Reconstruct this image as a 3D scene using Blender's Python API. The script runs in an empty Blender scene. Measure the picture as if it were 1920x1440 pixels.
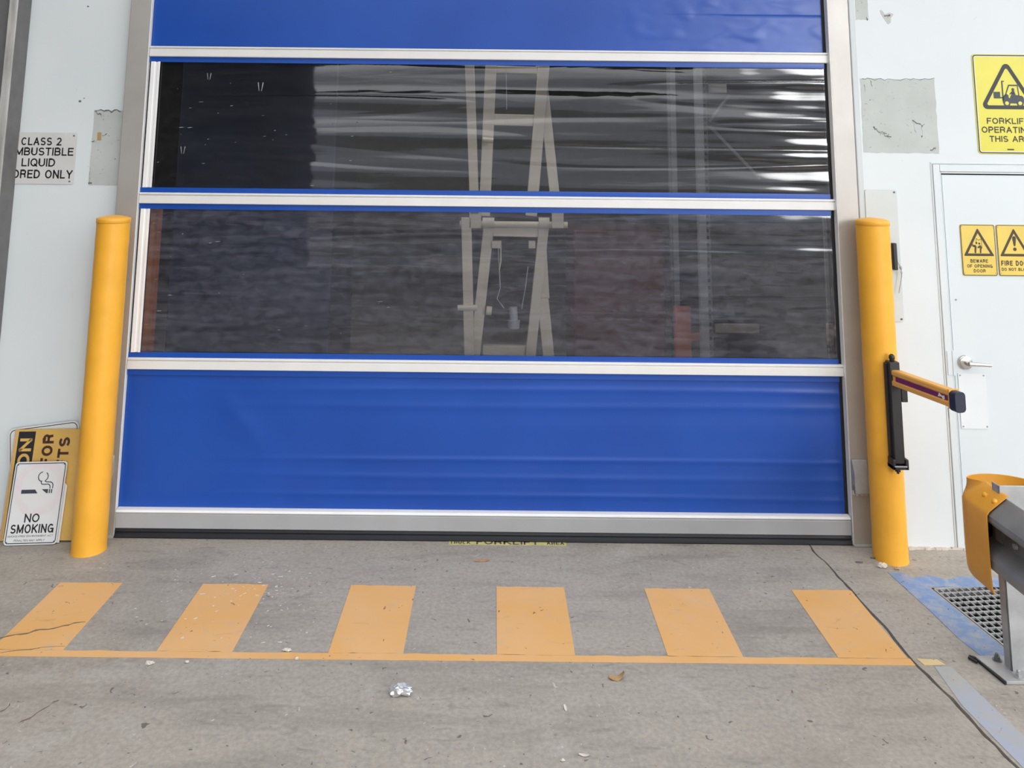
import bpy, bmesh, math, random
from mathutils import Vector, Matrix, noise
from mathutils.geometry import tessellate_polygon
random.seed(4)
SC = bpy.context.scene
COL = SC.collection
PI = math.pi
# ------------------------------------------------------------------ camera numbers (frame 1920x1440)
F, CX, CY, DIST = 1500.0, 930.0, 91.0, 4.4
PITCH, ROLL = math.radians(8.1), math.atan(.0102)
_cp, _sp, _c, _s = math.cos(PITCH), math.sin(PITCH), math.cos(ROLL), math.sin(ROLL)
FW = Vector((0, _cp, _sp)); _u = Vector((0, -_sp, _cp)); _r = Vector((1, 0, 0))
RT = _r*_c + _u*_s; UP = _u*_c - _r*_s
EYE = Vector((0, -DIST, 1.9305))

def ray(px, py): return FW + RT*((px-CX)/F) - UP*((py-CY)/F)
def W(px, py, Y=0.0):            # the place on the upright plane at depth Y
    d = ray(px, py); return EYE + d*((Y+DIST)/d.y)
def G(px, py, Z=0.0):            # the place on the ground
    d = ray(px, py); p = EYE + d*((Z-EYE.z)/d.z); return (p.x, p.y)

cam_d = bpy.data.cameras.new('camera'); cam = bpy.data.objects.new('camera', cam_d); COL.objects.link(cam)
cam_d.sensor_width = 36; cam_d.lens = 36*F/1920
cam_d.shift_x = (960-CX)/1920; cam_d.shift_y = (CY-720)/1920
cam_d.clip_start = .05; cam_d.clip_end = 200
cam.matrix_world = Matrix(((RT.x, UP.x, -FW.x, EYE.x), (RT.y, UP.y, -FW.y, EYE.y), (RT.z, UP.z, -FW.z, EYE.z), (0, 0, 0, 1)))
SC.camera = cam

# ------------------------------------------------------------------ materials
def nodes(name):
    m = bpy.data.materials.new(name); m.use_nodes = True
    nt = m.node_tree; nt.nodes.clear()
    out = nt.nodes.new('ShaderNodeOutputMaterial')
    return m, nt, out
def N(nt, t, **kw):
    n = nt.nodes.new(t)
    for k, v in kw.items():
        if k in n.inputs: n.inputs[k].default_value = v
        else: setattr(n, k, v)
    return n
def lk(nt, a, b): nt.links.new(a, b)
def coords(nt, scale=(1, 1, 1), rot=(0, 0, 0), space='Object'):
    t = N(nt, 'ShaderNodeTexCoord'); mp = N(nt, 'ShaderNodeMapping')
    mp.inputs['Scale'].default_value = scale; mp.inputs['Rotation'].default_value = rot
    if space == 'World':
        g = N(nt, 'ShaderNodeNewGeometry'); lk(nt, g.outputs['Position'], mp.inputs['Vector'])
    else: lk(nt, t.outputs[space], mp.inputs['Vector'])
    return mp.outputs['Vector']
def nz(nt, vec, scale, detail=3, rough=.55, dist=0.0):
    n = N(nt, 'ShaderNodeTexNoise'); n.inputs['Scale'].default_value = scale; n.inputs['Detail'].default_value = detail
    n.inputs['Roughness'].default_value = rough; n.inputs['Distortion'].default_value = dist
    lk(nt, vec, n.inputs['Vector']); return n.outputs['Fac']
def ramp(nt, fac, stops):
    r = N(nt, 'ShaderNodeValToRGB'); e = r.color_ramp.elements
    while len(e) < len(stops): e.new(.5)
    for el, (p, c) in zip(e, stops):
        el.position = p; el.color = (c, c, c, 1) if not isinstance(c, tuple) else (*c[:3], 1)
    lk(nt, fac, r.inputs['Fac']); return r.outputs['Color']
def mix(nt, fac, a, b, mode='MIX'):
    m = N(nt, 'ShaderNodeMix', data_type='RGBA', blend_type=mode)
    for s, v in ((0, fac), (6, a), (7, b)):
        if hasattr(v, 'is_linked') or isinstance(v, bpy.types.NodeSocket): lk(nt, v, m.inputs[s])
        elif s == 0: m.inputs[0].default_value = v
        else: m.inputs[s].default_value = (*v, 1)
    return m.outputs[2]
def math_(nt, op, a, b):
    m = N(nt, 'ShaderNodeMath', operation=op)
    for i, v in enumerate((a, b)):
        if isinstance(v, bpy.types.NodeSocket): lk(nt, v, m.inputs[i])
        else: m.inputs[i].default_value = v
    return m.outputs[0]
def bump(nt, h, strength=.2, dist=.01):
    b = N(nt, 'ShaderNodeBump'); b.inputs['Strength'].default_value = strength; b.inputs['Distance'].default_value = dist
    lk(nt, h, b.inputs['Height']); return b.outputs['Normal']
def pbr(nt, out, color, rough=.5, metal=0.0, normal=None, coat=0.0, spec=.5):
    p = N(nt, 'ShaderNodeBsdfPrincipled')
    if isinstance(color, bpy.types.NodeSocket): lk(nt, color, p.inputs['Base Color'])
    else: p.inputs['Base Color'].default_value = (*color, 1)
    if isinstance(rough, bpy.types.NodeSocket): lk(nt, rough, p.inputs['Roughness'])
    else: p.inputs['Roughness'].default_value = rough
    p.inputs['Metallic'].default_value = metal; p.inputs['Coat Weight'].default_value = coat
    p.inputs['Specular IOR Level'].default_value = spec
    if normal is not None: lk(nt, normal, p.inputs['Normal'])
    lk(nt, p.outputs[0], out.inputs['Surface']); return p

def simple(name, col, rough=.5, metal=0.0, var=.08, scale=6.0, bmp=0.0, bscale=60.0, coat=0.0, stretch=(1, 1, 1), spec=.5):
    m, nt, out = nodes(name)
    v = coords(nt, stretch, space='World')
    f = nz(nt, v, scale, 4)
    c = mix(nt, ramp(nt, f, [(.3, 0.0), (.7, 1.0)]), tuple(x*(1-var) for x in col), tuple(min(1, x*(1+var)) for x in col))
    nrm = bump(nt, nz(nt, v, bscale, 3), bmp, .004) if bmp else None
    pbr(nt, out, c, rough, metal, nrm, coat, spec)
    return m

def m_concrete():
    m, nt, out = nodes('concrete')
    v = coords(nt, space='World')
    big = nz(nt, v, .9, 5, .6, .6); med = nz(nt, v, 4.5, 6, .65, .3); fine = nz(nt, v, 55, 3, .6)
    c = mix(nt, ramp(nt, big, [(.3, 0.0), (.7, 1.0)]), (.345, .316, .276), (.465, .428, .382))
    c = mix(nt, ramp(nt, med, [(.35, 0.0), (.65, 1.0)]), c, (.43, .396, .352))
    # long rubbed scuffs left by wheels
    s = nz(nt, coords(nt, (1.1, 5.5, 1), (0, 0, math.radians(28)), 'World'), 1.3, 5, .6, .5)
    c = mix(nt, ramp(nt, s, [(.50, 0.0), (.71, .40)]), c, (.21, .192, .17))
    s2 = nz(nt, coords(nt, (1, 3.0, 1), (0, 0, math.radians(-8)), 'World'), 6.5, 4, .6, .6)
    c = mix(nt, ramp(nt, s2, [(.58, 0.0), (.72, .36)]), c, (.16, .145, .13))
    s3 = nz(nt, v, 2.2, 5, .6, 1.2)
    c = mix(nt, ramp(nt, s3, [(.60, 0.0), (.75, .5)]), c, (.52, .50, .47))
    sp = nz(nt, v, 34, 2, .5, 1.0)
    c = mix(nt, ramp(nt, sp, [(.70, 0.0), (.735, .75)]), c, (.10, .085, .075))
    sp2 = nz(nt, v, 27, 2, .5, 2.0)
    c = mix(nt, ramp(nt, sp2, [(.725, 0.0), (.75, .8)]), c, (.62, .60, .57))
    c = mix(nt, ramp(nt, fine, [(.25, .75), (.75, 1.05)]), (0, 0, 0), c)
    pbr(nt, out, c, ramp(nt, med, [(.3, .5), (.7, .75)]), 0, bump(nt, fine, .12, .002), spec=.35)
    return m
def m_paint(name, col, worn, lo=.60, hi=.78):
    m, nt, out = nodes(name)
    v = coords(nt, space='World')
    a = nz(nt, v, 2.5, 5, .6, .4); b = nz(nt, v, 16, 5, .7, .6); c2 = nz(nt, v, 60, 2)
    c = mix(nt, ramp(nt, a, [(.3, 0.0), (.7, 1.0)]), col, tuple(min(1, x*y) for x, y in zip(col, (1.02, 1.12, 1.6))))
    c = mix(nt, ramp(nt, b, [(lo, 0.0), (hi, .75)]), c, worn)
    s = nz(nt, coords(nt, (1, 3.0, 1), (0, 0, math.radians(20)), 'World'), 5.5, 4, .6, .6)
    c = mix(nt, ramp(nt, s, [(.64, 0.0), (.76, .35)]), c, (.22, .15, .08))
    sp = nz(nt, v, 30, 2, .5, 1.0)
    c = mix(nt, ramp(nt, sp, [(.71, 0.0), (.74, .8)]), c, (.12, .09, .06))
    pbr(nt, out, c, .6, 0, bump(nt, c2, .08, .002), spec=.35)
    return m
def m_wall():
    m, nt, out = nodes('white_wall_paint')
    v = coords(nt, space='World')
    a = nz(nt, v, 1.3, 4); b = nz(nt, v, 26, 3, .5); s = nz(nt, v, 20, 3, .6, 1.5)
    c = mix(nt, ramp(nt, a, [(.3, 0.0), (.7, 1.0)]), (.64, .685, .705), (.69, .73, .745))
    c = mix(nt, ramp(nt, s, [(.72, 0.0), (.76, .35)]), c, (.42, .44, .44))
    pbr(nt, out, c, .55, 0, bump(nt, b, .08, .006), spec=.3)
    return m
def m_bare():
    m, nt, out = nodes('bare_wall_patch')
    v = coords(nt, space='World')
    a = nz(nt, v, 5, 4); s = nz(nt, v, 30, 4, .65, 2.0); k = nz(nt, coords(nt, (2, 2, 5), space='World'), 5, 6, .7, 2.5)
    c = mix(nt, ramp(nt, a, [(.3, 0.0), (.7, 1.0)]), (.44, .47, .45), (.52, .545, .525))
    c = mix(nt, ramp(nt, s, [(.64, 0.0), (.70, .8)]), c, (.16, .16, .14))
    c = mix(nt, ramp(nt, k, [(.66, 0.0), (.69, .7)]), c, (.12, .11, .09))
    pbr(nt, out, c, .7)
    return m
def m_steel():
    m, nt, out = nodes('brushed_stainless_steel')
    v = coords(nt, space='World')
    a = nz(nt, v, 2.5, 4); b = nz(nt, coords(nt, (60, 60, 2.5), space='World'), 12, 3)
    c = mix(nt, ramp(nt, a, [(.3, 0.0), (.7, 1.0)]), (.45, .43, .405), (.53, .51, .48))
    r = ramp(nt, b, [(.3, .46), (.7, .58)])
    pbr(nt, out, c, r, .6, bump(nt, b, .05, .002))
    return m
def m_blue():
    m, nt, out = nodes('blue_coated_fabric')
    v = coords(nt, (.55, 1, 8.5), space='World')
    a = nz(nt, v, 1.0, 3, .5, .4); b = nz(nt, coords(nt, (1, 1, 1), space='World'), 900, 1)
    c = mix(nt, ramp(nt, nz(nt, coords(nt, space='World'), 1.6, 3), [(.3, 0.0), (.7, 1.0)]), (.005, .056, .325), (.0065, .070, .38))
    pbr(nt, out, c, .34, 0, bump(nt, b, .03, .0004), spec=.5)
    return m
def m_vinyl(name, haze_lo, haze_hi, hcol, gain):
    m, nt, out = nodes(name)
    v = coords(nt, (1.2, 1, 10), space='World')
    nrm = bump(nt, nz(nt, coords(nt, (1.6, 1, 16), space='World'), 1.0, 2, .5, .5), .12, .004)
    fr = N(nt, 'ShaderNodeFresnel'); fr.inputs['IOR'].default_value = 1.5; lk(nt, nrm, fr.inputs['Normal'])
    f = math_(nt, 'MINIMUM', math_(nt, 'MULTIPLY', fr.outputs[0], gain), 1.0)
    tr = N(nt, 'ShaderNodeBsdfTransparent'); tr.inputs['Color'].default_value = (.80, .80, .82, 1)
    df = N(nt, 'ShaderNodeBsdfDiffuse'); df.inputs['Color'].default_value = (*hcol, 1)
    gl = N(nt, 'ShaderNodeBsdfGlossy'); gl.inputs['Roughness'].default_value = .03; lk(nt, nrm, gl.inputs['Normal'])
    hz = nz(nt, v, 1.6, 6, .65, .8); hz2 = nz(nt, coords(nt, (9, 1, 16), space='World'), 1.6, 6, .72, .3)
    h = math_(nt, 'MULTIPLY', ramp(nt, hz, [(.34, haze_lo), (.70, haze_hi)]), ramp(nt, hz2, [(.36, .45), (.64, 1.25)]))
    m1 = N(nt, 'ShaderNodeMixShader'); lk(nt, h, m1.inputs[0]); lk(nt, tr.outputs[0], m1.inputs[1]); lk(nt, df.outputs[0], m1.inputs[2])
    m2 = N(nt, 'ShaderNodeMixShader'); lk(nt, f, m2.inputs[0]); lk(nt, m1.outputs[0], m2.inputs[1]); lk(nt, gl.outputs[0], m2.inputs[2])
    lk(nt, m2.outputs[0], out.inputs['Surface'])
    return m
def m_nosmoke():
    m, nt, out = nodes('faded_sign_face')
    v = coords(nt)
    d = N(nt, 'ShaderNodeVectorMath', operation='DISTANCE'); lk(nt, v, d.inputs[0]); d.inputs[1].default_value = (.135, .255, 0)
    ring = ramp(nt, d.outputs['Value'], [(.0, .10), (.085, .14), (.098, .62), (.122, .62), (.135, 0.0)])
    wear = ramp(nt, nz(nt, v, 22, 4, .6), [(.3, .25), (.7, 1.0)])
    c = mix(nt, math_(nt, 'MULTIPLY', ring, wear), (.64, .65, .655), (.66, .52, .54))
    pbr(nt, out, c, .4)
    return m

M = dict(
    concrete=m_concrete(), wall=m_wall(), bare=m_bare(), steel=m_steel(), blue=m_blue(),
    stripe=m_paint('yellow_floor_paint', (.75, .41, .135), (.54, .45, .35), .57, .76),
    bluepaint=m_paint('faded_blue_floor_paint', (.185, .27, .385), (.42, .42, .41), .44, .66),
    greypaint=m_paint('worn_grey_blue_paint', (.375, .385, .37), (.43, .41, .375), .44, .64),
    creampaint=m_paint('pale_yellow_paint', (.66, .50, .24), (.45, .41, .33), .55, .75),
    vinyl_a=m_vinyl('clear_vinyl', .004, .022, (.55, .55, .58), 2.0),
    vinyl_b=m_vinyl('hazy_clear_vinyl', .035, .15, (.44, .46, .60), 1.5),
    alu=simple('pale_aluminium_paint', (.72, .715, .70), .38, 0, .03),
    alugrey=simple('grey_aluminium', (.36, .365, .375), .42, .0, .04),
    lip=simple('bright_aluminium_edge', (.82, .82, .82), .3, 0, .03),
    rubber=simple('black_rubber', (.012, .013, .018), .5, 0, .2),
    black=simple('black_painted_metal', (.016, .016, .017), .42, 0, .2),
    yellow=simple('yellow_bollard_paint', (.84, .41, .035), .42, 0, .05, 9, .10, 40),
    capyellow=simple('yellow_plastic', (.82, .40, .04), .4, 0, .05),
    sleeve=simple('yellow_powder_coat', (.75, .34, .035), .42, 0, .08, 5),
    boom=simple('orange_boom_paint', (.74, .37, .075), .38, 0, .06),
    purple=simple('purple_boom_tape', (.16, .012, .11), .5, 0, .1),
    navy=simple('dark_navy_plastic', (.018, .022, .045), .45, 0, .1),
    galv=simple('galvanised_steel', (.40, .405, .41), .5, .3, .16, 14, .05, 80),
    galvmid=simple('weathered_galvanised_rail', (.27, .275, .28), .45, .4, .15, 8),
    galvdark=simple('dark_galvanised_steel', (.175, .178, .18), .45, .5, .15, 8),
    colgrey=simple('grey_column_paint', (.15, .148, .148), .55, 0, .12, 12),
    colface=simple('weathered_zinc_face', (.44, .435, .42), .6, 0, .32, 30, .2, 60, stretch=(1, 1, .12)),
    signwhite=simple('white_sign_face', (.62, .615, .60), .45, 0, .05),
    signpale=simple('pale_sign_face', (.70, .71, .70), .45, 0, .04),
    signyellow=simple('yellow_sign_face', (.66, .60, .055), .4, 0, .04),
    signgold=simple('gold_sign_face', (.72, .53, .10), .32, 0, .05),
    oldyellow=simple('old_yellow_sign_face', (.58, .36, .095), .5, 0, .1),
    wood=simple('raw_board_edge', (.46, .33, .2), .7, 0, .15),
    ink=simple('black_print', (.014, .014, .018), .5, 0, .1),
    brownink=simple('dark_brown_print', (.045, .028, .010), .5, 0, .1),
    redbrown=simple('dark_red_brown_print', (.055, .020, .014), .5, 0, .1),
    bluegrey=simple('dark_blue_grey_print', (.03, .042, .055), .5, 0, .1),
    crackink=simple('broken_paint_edge', (.13, .125, .115), .7, 0, .3, 40),
    fade=simple('faded_black_print', (.10, .10, .11), .6, 0, .2),
    nosmoke=m_nosmoke(),
    doorpaint=simple('white_door_paint', (.63, .68, .705), .42, 0, .02, 2),
    framepaint=simple('white_frame_paint', (.63, .675, .695), .42, 0, .03, 4),
    chrome=simple('satin_chrome', (.62, .61, .60), .22, .95, .04),
    clear=simple('pale_cover_plate', (.70, .74, .76), .22, 0, .02),
    screw=simple('dull_screw_head', (.32, .31, .29), .4, .6, .1),
    dark=simple('dark_gap_backing', (.03, .035, .042), .6, 0, .1),
    tape=simple('brown_tape', (.42, .27, .12), .6, 0, .1),
    sticker=simple('worn_yellow_tape', (.62, .56, .23), .6, 0, .2, 20),
    foil=simple('crumpled_foil', (.72, .72, .74), .3, .6, .15, 30),
    leaf=simple('dry_leaf', (.45, .28, .13), .6, 0, .25, 30),
    paper=simple('dirty_white_paper', (.62, .58, .52), .7, 0, .15, 30),
    stone=simple('broken_concrete_chip', (.60, .54, .47), .8, 0, .15, 30),
    splat=simple('white_paint_drips', (.66, .65, .62), .6, 0, .1),
    beige=simple('beige_machine_paint', (.60, .54, .43), .5, 0, .06),
    rackgrey=simple('grey_rack_steel', (.40, .42, .45), .5, 0, .1),
    rackorange=simple('orange_rack_steel', (.50, .17, .06), .5, 0, .15),
    redpost=simple('red_post_paint', (.60, .14, .07), .5, 0, .1),
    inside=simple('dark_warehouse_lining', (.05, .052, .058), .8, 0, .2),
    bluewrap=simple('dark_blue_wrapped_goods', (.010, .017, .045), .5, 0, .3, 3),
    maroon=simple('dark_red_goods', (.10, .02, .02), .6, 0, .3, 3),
    shed=simple('dark_added_wall', (.018, .019, .022), .8, 0, .15),
    pit=simple('shade_black_pit', (.012, .012, .012), .8, 0, .1),  # flat black stands in for the shade down the drain
    stain=simple('brown_stain', (.20, .14, .085), .7, 0, .3, 30),
    scuff=simple('pale_scuff', (.22, .225, .23), .7, 0, .5, 25),
    roof=simple('grey_added_roof', (.10, .10, .105), .7, 0, .1),
)

# ------------------------------------------------------------------ mesh helpers
class MB:
    def __init__(s): s.v = []; s.f = []; s.mi = []
    def add(s, vs, fs, mi=0):
        b = len(s.v); s.v += [tuple(v) for v in vs]; s.f += [tuple(i+b for i in f) for f in fs]; s.mi += [mi]*len(fs); return s
    def box(s, x0, x1, y0, y1, z0, z1, mi=0):
        return s.add([(x, y, z) for z in (z0, z1) for y in (y0, y1) for x in (x0, x1)],
                     [(0, 2, 3, 1), (4, 5, 7, 6), (0, 1, 5, 4), (2, 6, 7, 3), (0, 4, 6, 2), (1, 3, 7, 5)], mi)
    def hexa(s, quad, off, mi=0):     # a quad pushed along off
        q = [Vector(p) for p in quad]; o = Vector(off)
        return s.add(q+[p+o for p in q], [(3, 2, 1, 0), (4, 5, 6, 7), (0, 1, 5, 4), (1, 2, 6, 5), (2, 3, 7, 6), (3, 0, 4, 7)], mi)
    def prism(s, poly, w0, w1, fn=lambda u, v, w: (u, v, w), mi=0, holes=()):
        loops = [list(poly)]+[list(h) for h in holes]
        tris = tessellate_polygon([[Vector((p[0], p[1], 0)) for p in l] for l in loops])
        flat = [p for l in loops for p in l]; n = len(flat)
        vs = [fn(p[0], p[1], w0) for p in flat]+[fn(p[0], p[1], w1) for p in flat]
        fs = [tuple(t) for t in tris]+[tuple(i+n for i in reversed(t)) for t in tris]
        b = 0
        for l in loops:
            k = len(l)
            for i in range(k): j = (i+1) % k; fs.append((b+i, b+j, b+j+n, b+i+n))
            b += k
        return s.add(vs, fs, mi)
    def tube(s, pts, r, n=10, mi=0, cap=True):
        pts = [Vector(p) for p in pts]; rs = r if isinstance(r, (list, tuple)) else [r]*len(pts)
        rings = []
        for i, p in enumerate(pts):
            t = (pts[min(i+1, len(pts)-1)]-pts[max(i-1, 0)]).normalized()
            a = t.cross(Vector((0, 0, 1)) if abs(t.z) < .9 else Vector((0, 1, 0))).normalized(); b = t.cross(a)
            rings += [p+(a*math.cos(2*PI*k/n)+b*math.sin(2*PI*k/n))*rs[i] for k in range(n)]
        fs = [(i*n+k, i*n+(k+1) % n, (i+1)*n+(k+1) % n, (i+1)*n+k) for i in range(len(pts)-1) for k in range(n)]
        if cap: fs += [tuple(range(n))[::-1], tuple((len(pts)-1)*n+k for k in range(n))]
        return s.add(rings, fs, mi)
    def lathe(s, prof, c, n=40, mi=0):   # (r, z) pairs about a vertical axis
        c = Vector(c)
        vs = [c+Vector((r*math.cos(2*PI*k/n), r*math.sin(2*PI*k/n), z)) for r, z in prof for k in range(n)]
        fs = [(i*n+k, i*n+(k+1) % n, (i+1)*n+(k+1) % n, (i+1)*n+k) for i in range(len(prof)-1) for k in range(n)]
        fs += [tuple(range(n))[::-1], tuple((len(prof)-1)*n+k for k in range(n))]
        return s.add(vs, fs, mi)
    def sweep(s, prof, path_fn, ts, mi=0, closed=True, cap=True):   # prof points (a, b) placed by path_fn(t, a, b)
        n = len(prof); vs = [path_fn(t, a, b) for t in ts for a, b in prof]
        m = n if closed else n-1
        fs = [(i*n+k, i*n+(k+1) % n, (i+1)*n+(k+1) % n, (i+1)*n+k) for i in range(len(ts)-1) for k in range(m)]
        if closed and cap: fs += [tuple(range(n))[::-1], tuple((len(ts)-1)*n+k for k in range(n))]
        return s.add(vs, fs, mi)
    def build(s, name, mats, parent=None, bevel=0.0, smooth=False, segs=2, angle=35):
        me = bpy.data.meshes.new(name); me.from_pydata(s.v, [], s.f)
        for m in (mats if isinstance(mats, (list, tuple)) else [mats]): me.materials.append(M[m])
        for p, mi in zip(me.polygons, s.mi): p.material_index = mi
        bm = bmesh.new(); bm.from_mesh(me); bmesh.ops.recalc_face_normals(bm, faces=bm.faces); bm.to_mesh(me); bm.free()
        o = bpy.data.objects.new(name, me); COL.objects.link(o)
        if parent is not None: o.parent = parent
        if bevel:
            b = o.modifiers.new('bevel', 'BEVEL'); b.width = bevel; b.segments = segs; b.limit_method = 'ANGLE'; b.angle_limit = math.radians(40)
        if smooth or bevel:
            me.shade_smooth()
            try: me.set_sharp_from_angle(angle=math.radians(angle))
            except Exception: pass
        return o
def tag(o, label=None, cat=None, group=None, kind=None):
    if label: o['label'] = label
    if cat: o['category'] = cat
    if group: o['group'] = group
    if kind: o['kind'] = kind
    return o
def empty(name, loc, label, cat, group=None, kind=None, rot=None):
    o = bpy.data.objects.new(name, None); COL.objects.link(o); o.location = loc; o.empty_display_size = .1
    if rot is not None: o.rotation_euler = rot
    return tag(o, label, cat, group, kind)
def rel(root, mb):      # world-built shape moved into its root's frame
    inv = Matrix.Translation(Vector(root.location)).inverted()
    mb.v = [tuple(inv @ Vector(v)) for v in mb.v]; return mb
def rrect(x0, x1, y0, y1, r, n=5):
    pts = []
    for cx, cy, a in ((x1-r, y0+r, -90), (x1-r, y1-r, 0), (x0+r, y1-r, 90), (x0+r, y0+r, 180)):
        pts += [(cx+r*math.cos(math.radians(a+90*i/n)), cy+r*math.sin(math.radians(a+90*i/n))) for i in range(n+1)]
    return pts
def rtri(pts, r, n=6):      # triangle with rounded corners
    out = []
    P = [Vector(p) for p in pts]
    for i in range(3):
        a, b, c = P[i-1], P[i], P[(i+1) % 3]
        u, v = (a-b).normalized(), (c-b).normalized(); half = u.angle(v)/2
        d = r/math.tan(half); cen = b+(u+v).normalized()*(r/math.sin(half))
        s, e = b+u*d-cen, b+v*d-cen
        a0 = math.atan2(s.y, s.x); da = (math.atan2(e.y, e.x)-a0+PI) % (2*PI)-PI
        out += [(cen.x+r*math.cos(a0+da*k/n), cen.y+r*math.sin(a0+da*k/n)) for k in range(n+1)]
    return out
def ell(cx, cy, rx, ry, n=20, a0=0, a1=360):
    k = n if a1-a0 == 360 else n+1
    return [(cx+rx*math.cos(math.radians(a0+(a1-a0)*i/n)), cy+ry*math.sin(math.radians(a0+(a1-a0)*i/n))) for i in range(k)]
def _arc(cx, cy, rx, ry, a0, a1, n=9):
    return [(cx+rx*math.cos(math.radians(a0+(a1-a0)*i/n)), cy+ry*math.sin(math.radians(a0+(a1-a0)*i/n))) for i in range(n+1)]
GLYPH = {     # plain sans capitals: (width, strokes) in a unit box
    'A': (.78, [[(0, 0), (.5, 1)], [(.5, 1), (1, 0)], [(.2, .34), (.8, .34)]]),
    'B': (.68, [[(0, 0), (0, 1), (.6, 1)]+_arc(.6, .76, .34, .24, 90, -90)+[(0, .52)], [(.6, .52)]+_arc(.62, .26, .38, .26, 90, -90)+[(0, 0)]]),
    'C': (.74, [_arc(.5, .5, .5, .5, 42, 318, 20)]),
    'D': (.72, [[(0, 0), (0, 1), (.4, 1)]+_arc(.4, .5, .6, .5, 90, -90, 12)+[(0, 0), (0, .1)]]),
    'E': (.60, [[(1, 1), (0, 1), (0, 0), (1, 0)], [(0, .53), (.9, .53)]]),
    'F': (.56, [[(1, 1), (0, 1), (0, 0)], [(0, .5), (.85, .5)]]),
    'G': (.76, [_arc(.5, .5, .5, .5, 42, 345, 20)+[(1, .46)], [(1, 0), (1, .46), (.55, .46)]]),
    'H': (.70, [[(0, 0), (0, 1)], [(1, 0), (1, 1)], [(0, .53), (1, .53)]]),
    'I': (.0, [[(.5, 0), (.5, 1)]]),
    'K': (.72, [[(0, 0), (0, 1)], [(1, 1), (.02, .38)], [(.32, .57), (1, 0)]]),
    'L': (.54, [[(0, 1), (0, 0), (1, 0)]]),
    'M': (.86, [[(0, 0), (0, 1)], [(0, 1), (.5, .08)], [(.5, .08), (1, 1)], [(1, 1), (1, 0)]]),
    'N': (.70, [[(0, 0), (0, 1)], [(0, 1), (1, 0)], [(1, 0), (1, 1)]]),
    'O': (.80, [_arc(.5, .5, .5, .5, 0, 360, 24)]),
    'P': (.64, [[(0, 0), (0, 1), (.6, 1)]+_arc(.6, .73, .4, .27, 90, -90)+[(0, .46)]]),
    'Q': (.80, [_arc(.5, .5, .5, .5, 0, 360, 24), [(.62, .24), (1, -.04)]]),
    'R': (.70, [[(0, 0), (0, 1), (.6, 1)]+_arc(.6, .75, .36, .25, 90, -90)+[(0, .5)], [(.55, .5), (.85, .42), (.94, 0)]]),
    'S': (.66, [_arc(.5, .745, .47, .255, 25, 262, 12)+_arc(.5, .25, .5, .25, 82, -158, 12)]),
    'T': (.62, [[(0, 1), (1, 1)], [(.5, 1), (.5, 0)]]),
    'U': (.70, [[(0, 1), (0, .36)]+_arc(.5, .36, .5, .36, 180, 360, 12)+[(1, 1)]]),
    'V': (.74, [[(0, 1), (.5, 0)], [(.5, 0), (1, 1)]]),
    'W': (1.0, [[(0, 1), (.26, 0)], [(.26, 0), (.5, .95)], [(.5, .95), (.74, 0)], [(.74, 0), (1, 1)]]),
    'Y': (.74, [[(0, 1), (.5, .45)], [(.5, .45), (1, 1)], [(.5, .45), (.5, 0)]]),
    '2': (.62, [_arc(.5, .72, .48, .28, 165, -25, 12)+[(.02, .0)], [(0, 0), (1, 0)]]),
    '-': (.30, [[(0, .42), (1, .42)]]),
    ' ': (.22, []),
}
def letters(lines, t=.16):
    """lines: (text, x0, x1, y0, y1[, upwards]) -> (verts, faces) lying in the local xy plane"""
    vs, fs = [], []
    for ln in lines:
        txt, x0, x1, y0, y1 = ln[:5]; up = len(ln) > 5
        Wd, Hd = (y1-y0, x1-x0) if up else (x1-x0, y1-y0)
        th = t*Hd; sp = .75*th
        tot = sum(GLYPH[c][0] for c in txt); k = (Wd-(th+sp)*len(txt)+sp)/max(tot, .01)
        pen = 0.0
        for c in txt:
            gw, strokes = GLYPH[c]; w = gw*k
            for st in strokes:
                P = [Vector((pen+th/2+x*w, th/2+y*(Hd-th))) for x, y in st]
                L_, R_ = [], []
                for i, p in enumerate(P):
                    d0 = (p-P[i-1]).normalized() if i else (P[1]-p).normalized(); d1 = (P[i+1]-p).normalized() if i < len(P)-1 else d0
                    d = (d0+d1).normalized() if (d0+d1).length > 1e-6 else d1
                    m = min(1.6, 1/max(.3, d.dot(d1))); n_ = Vector((-d.y, d.x))*(th/2*m)
                    e = Vector((0, 0))
                    if len(P) == 2: e = d*(th*.5 if abs(d.x) < .05 or abs(d.y) < .05 else th*.42)*(1 if i else -1)
                    elif i in (0, len(P)-1) and (abs(d1.x) < .02 or abs(d1.y) < .02): e = d1*(th*.5)*(1 if i else -1)
                    L_.append(p+n_+e); R_.append(p-n_+e)
                b = len(vs)
                q = L_+R_; n2 = len(L_)
                for v in q: vs.append((x1-v.y, y0+v.x) if up else (x0+v.x, y0+v.y))
                fs += [(b+i, b+i+1, b+n2+i+1, b+n2+i) for i in range(n2-1)]
            pen += w+th+sp
    return vs, fs
def lettering(lines, w, mat, parent, t=.16, name='lettering'):
    vs, fs = letters(lines, t); mb = MB(); mb.add([(x, y, w) for x, y in vs], fs)
    me_o = mb.build(name, mat, parent)
    return me_o
def upright(o, x, y, z): o.location = (x, y, z); o.rotation_euler = (PI/2, 0, 0); return o     # local x right, y up, z out of the wall
ROT = (PI/2, 0, 0)

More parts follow.
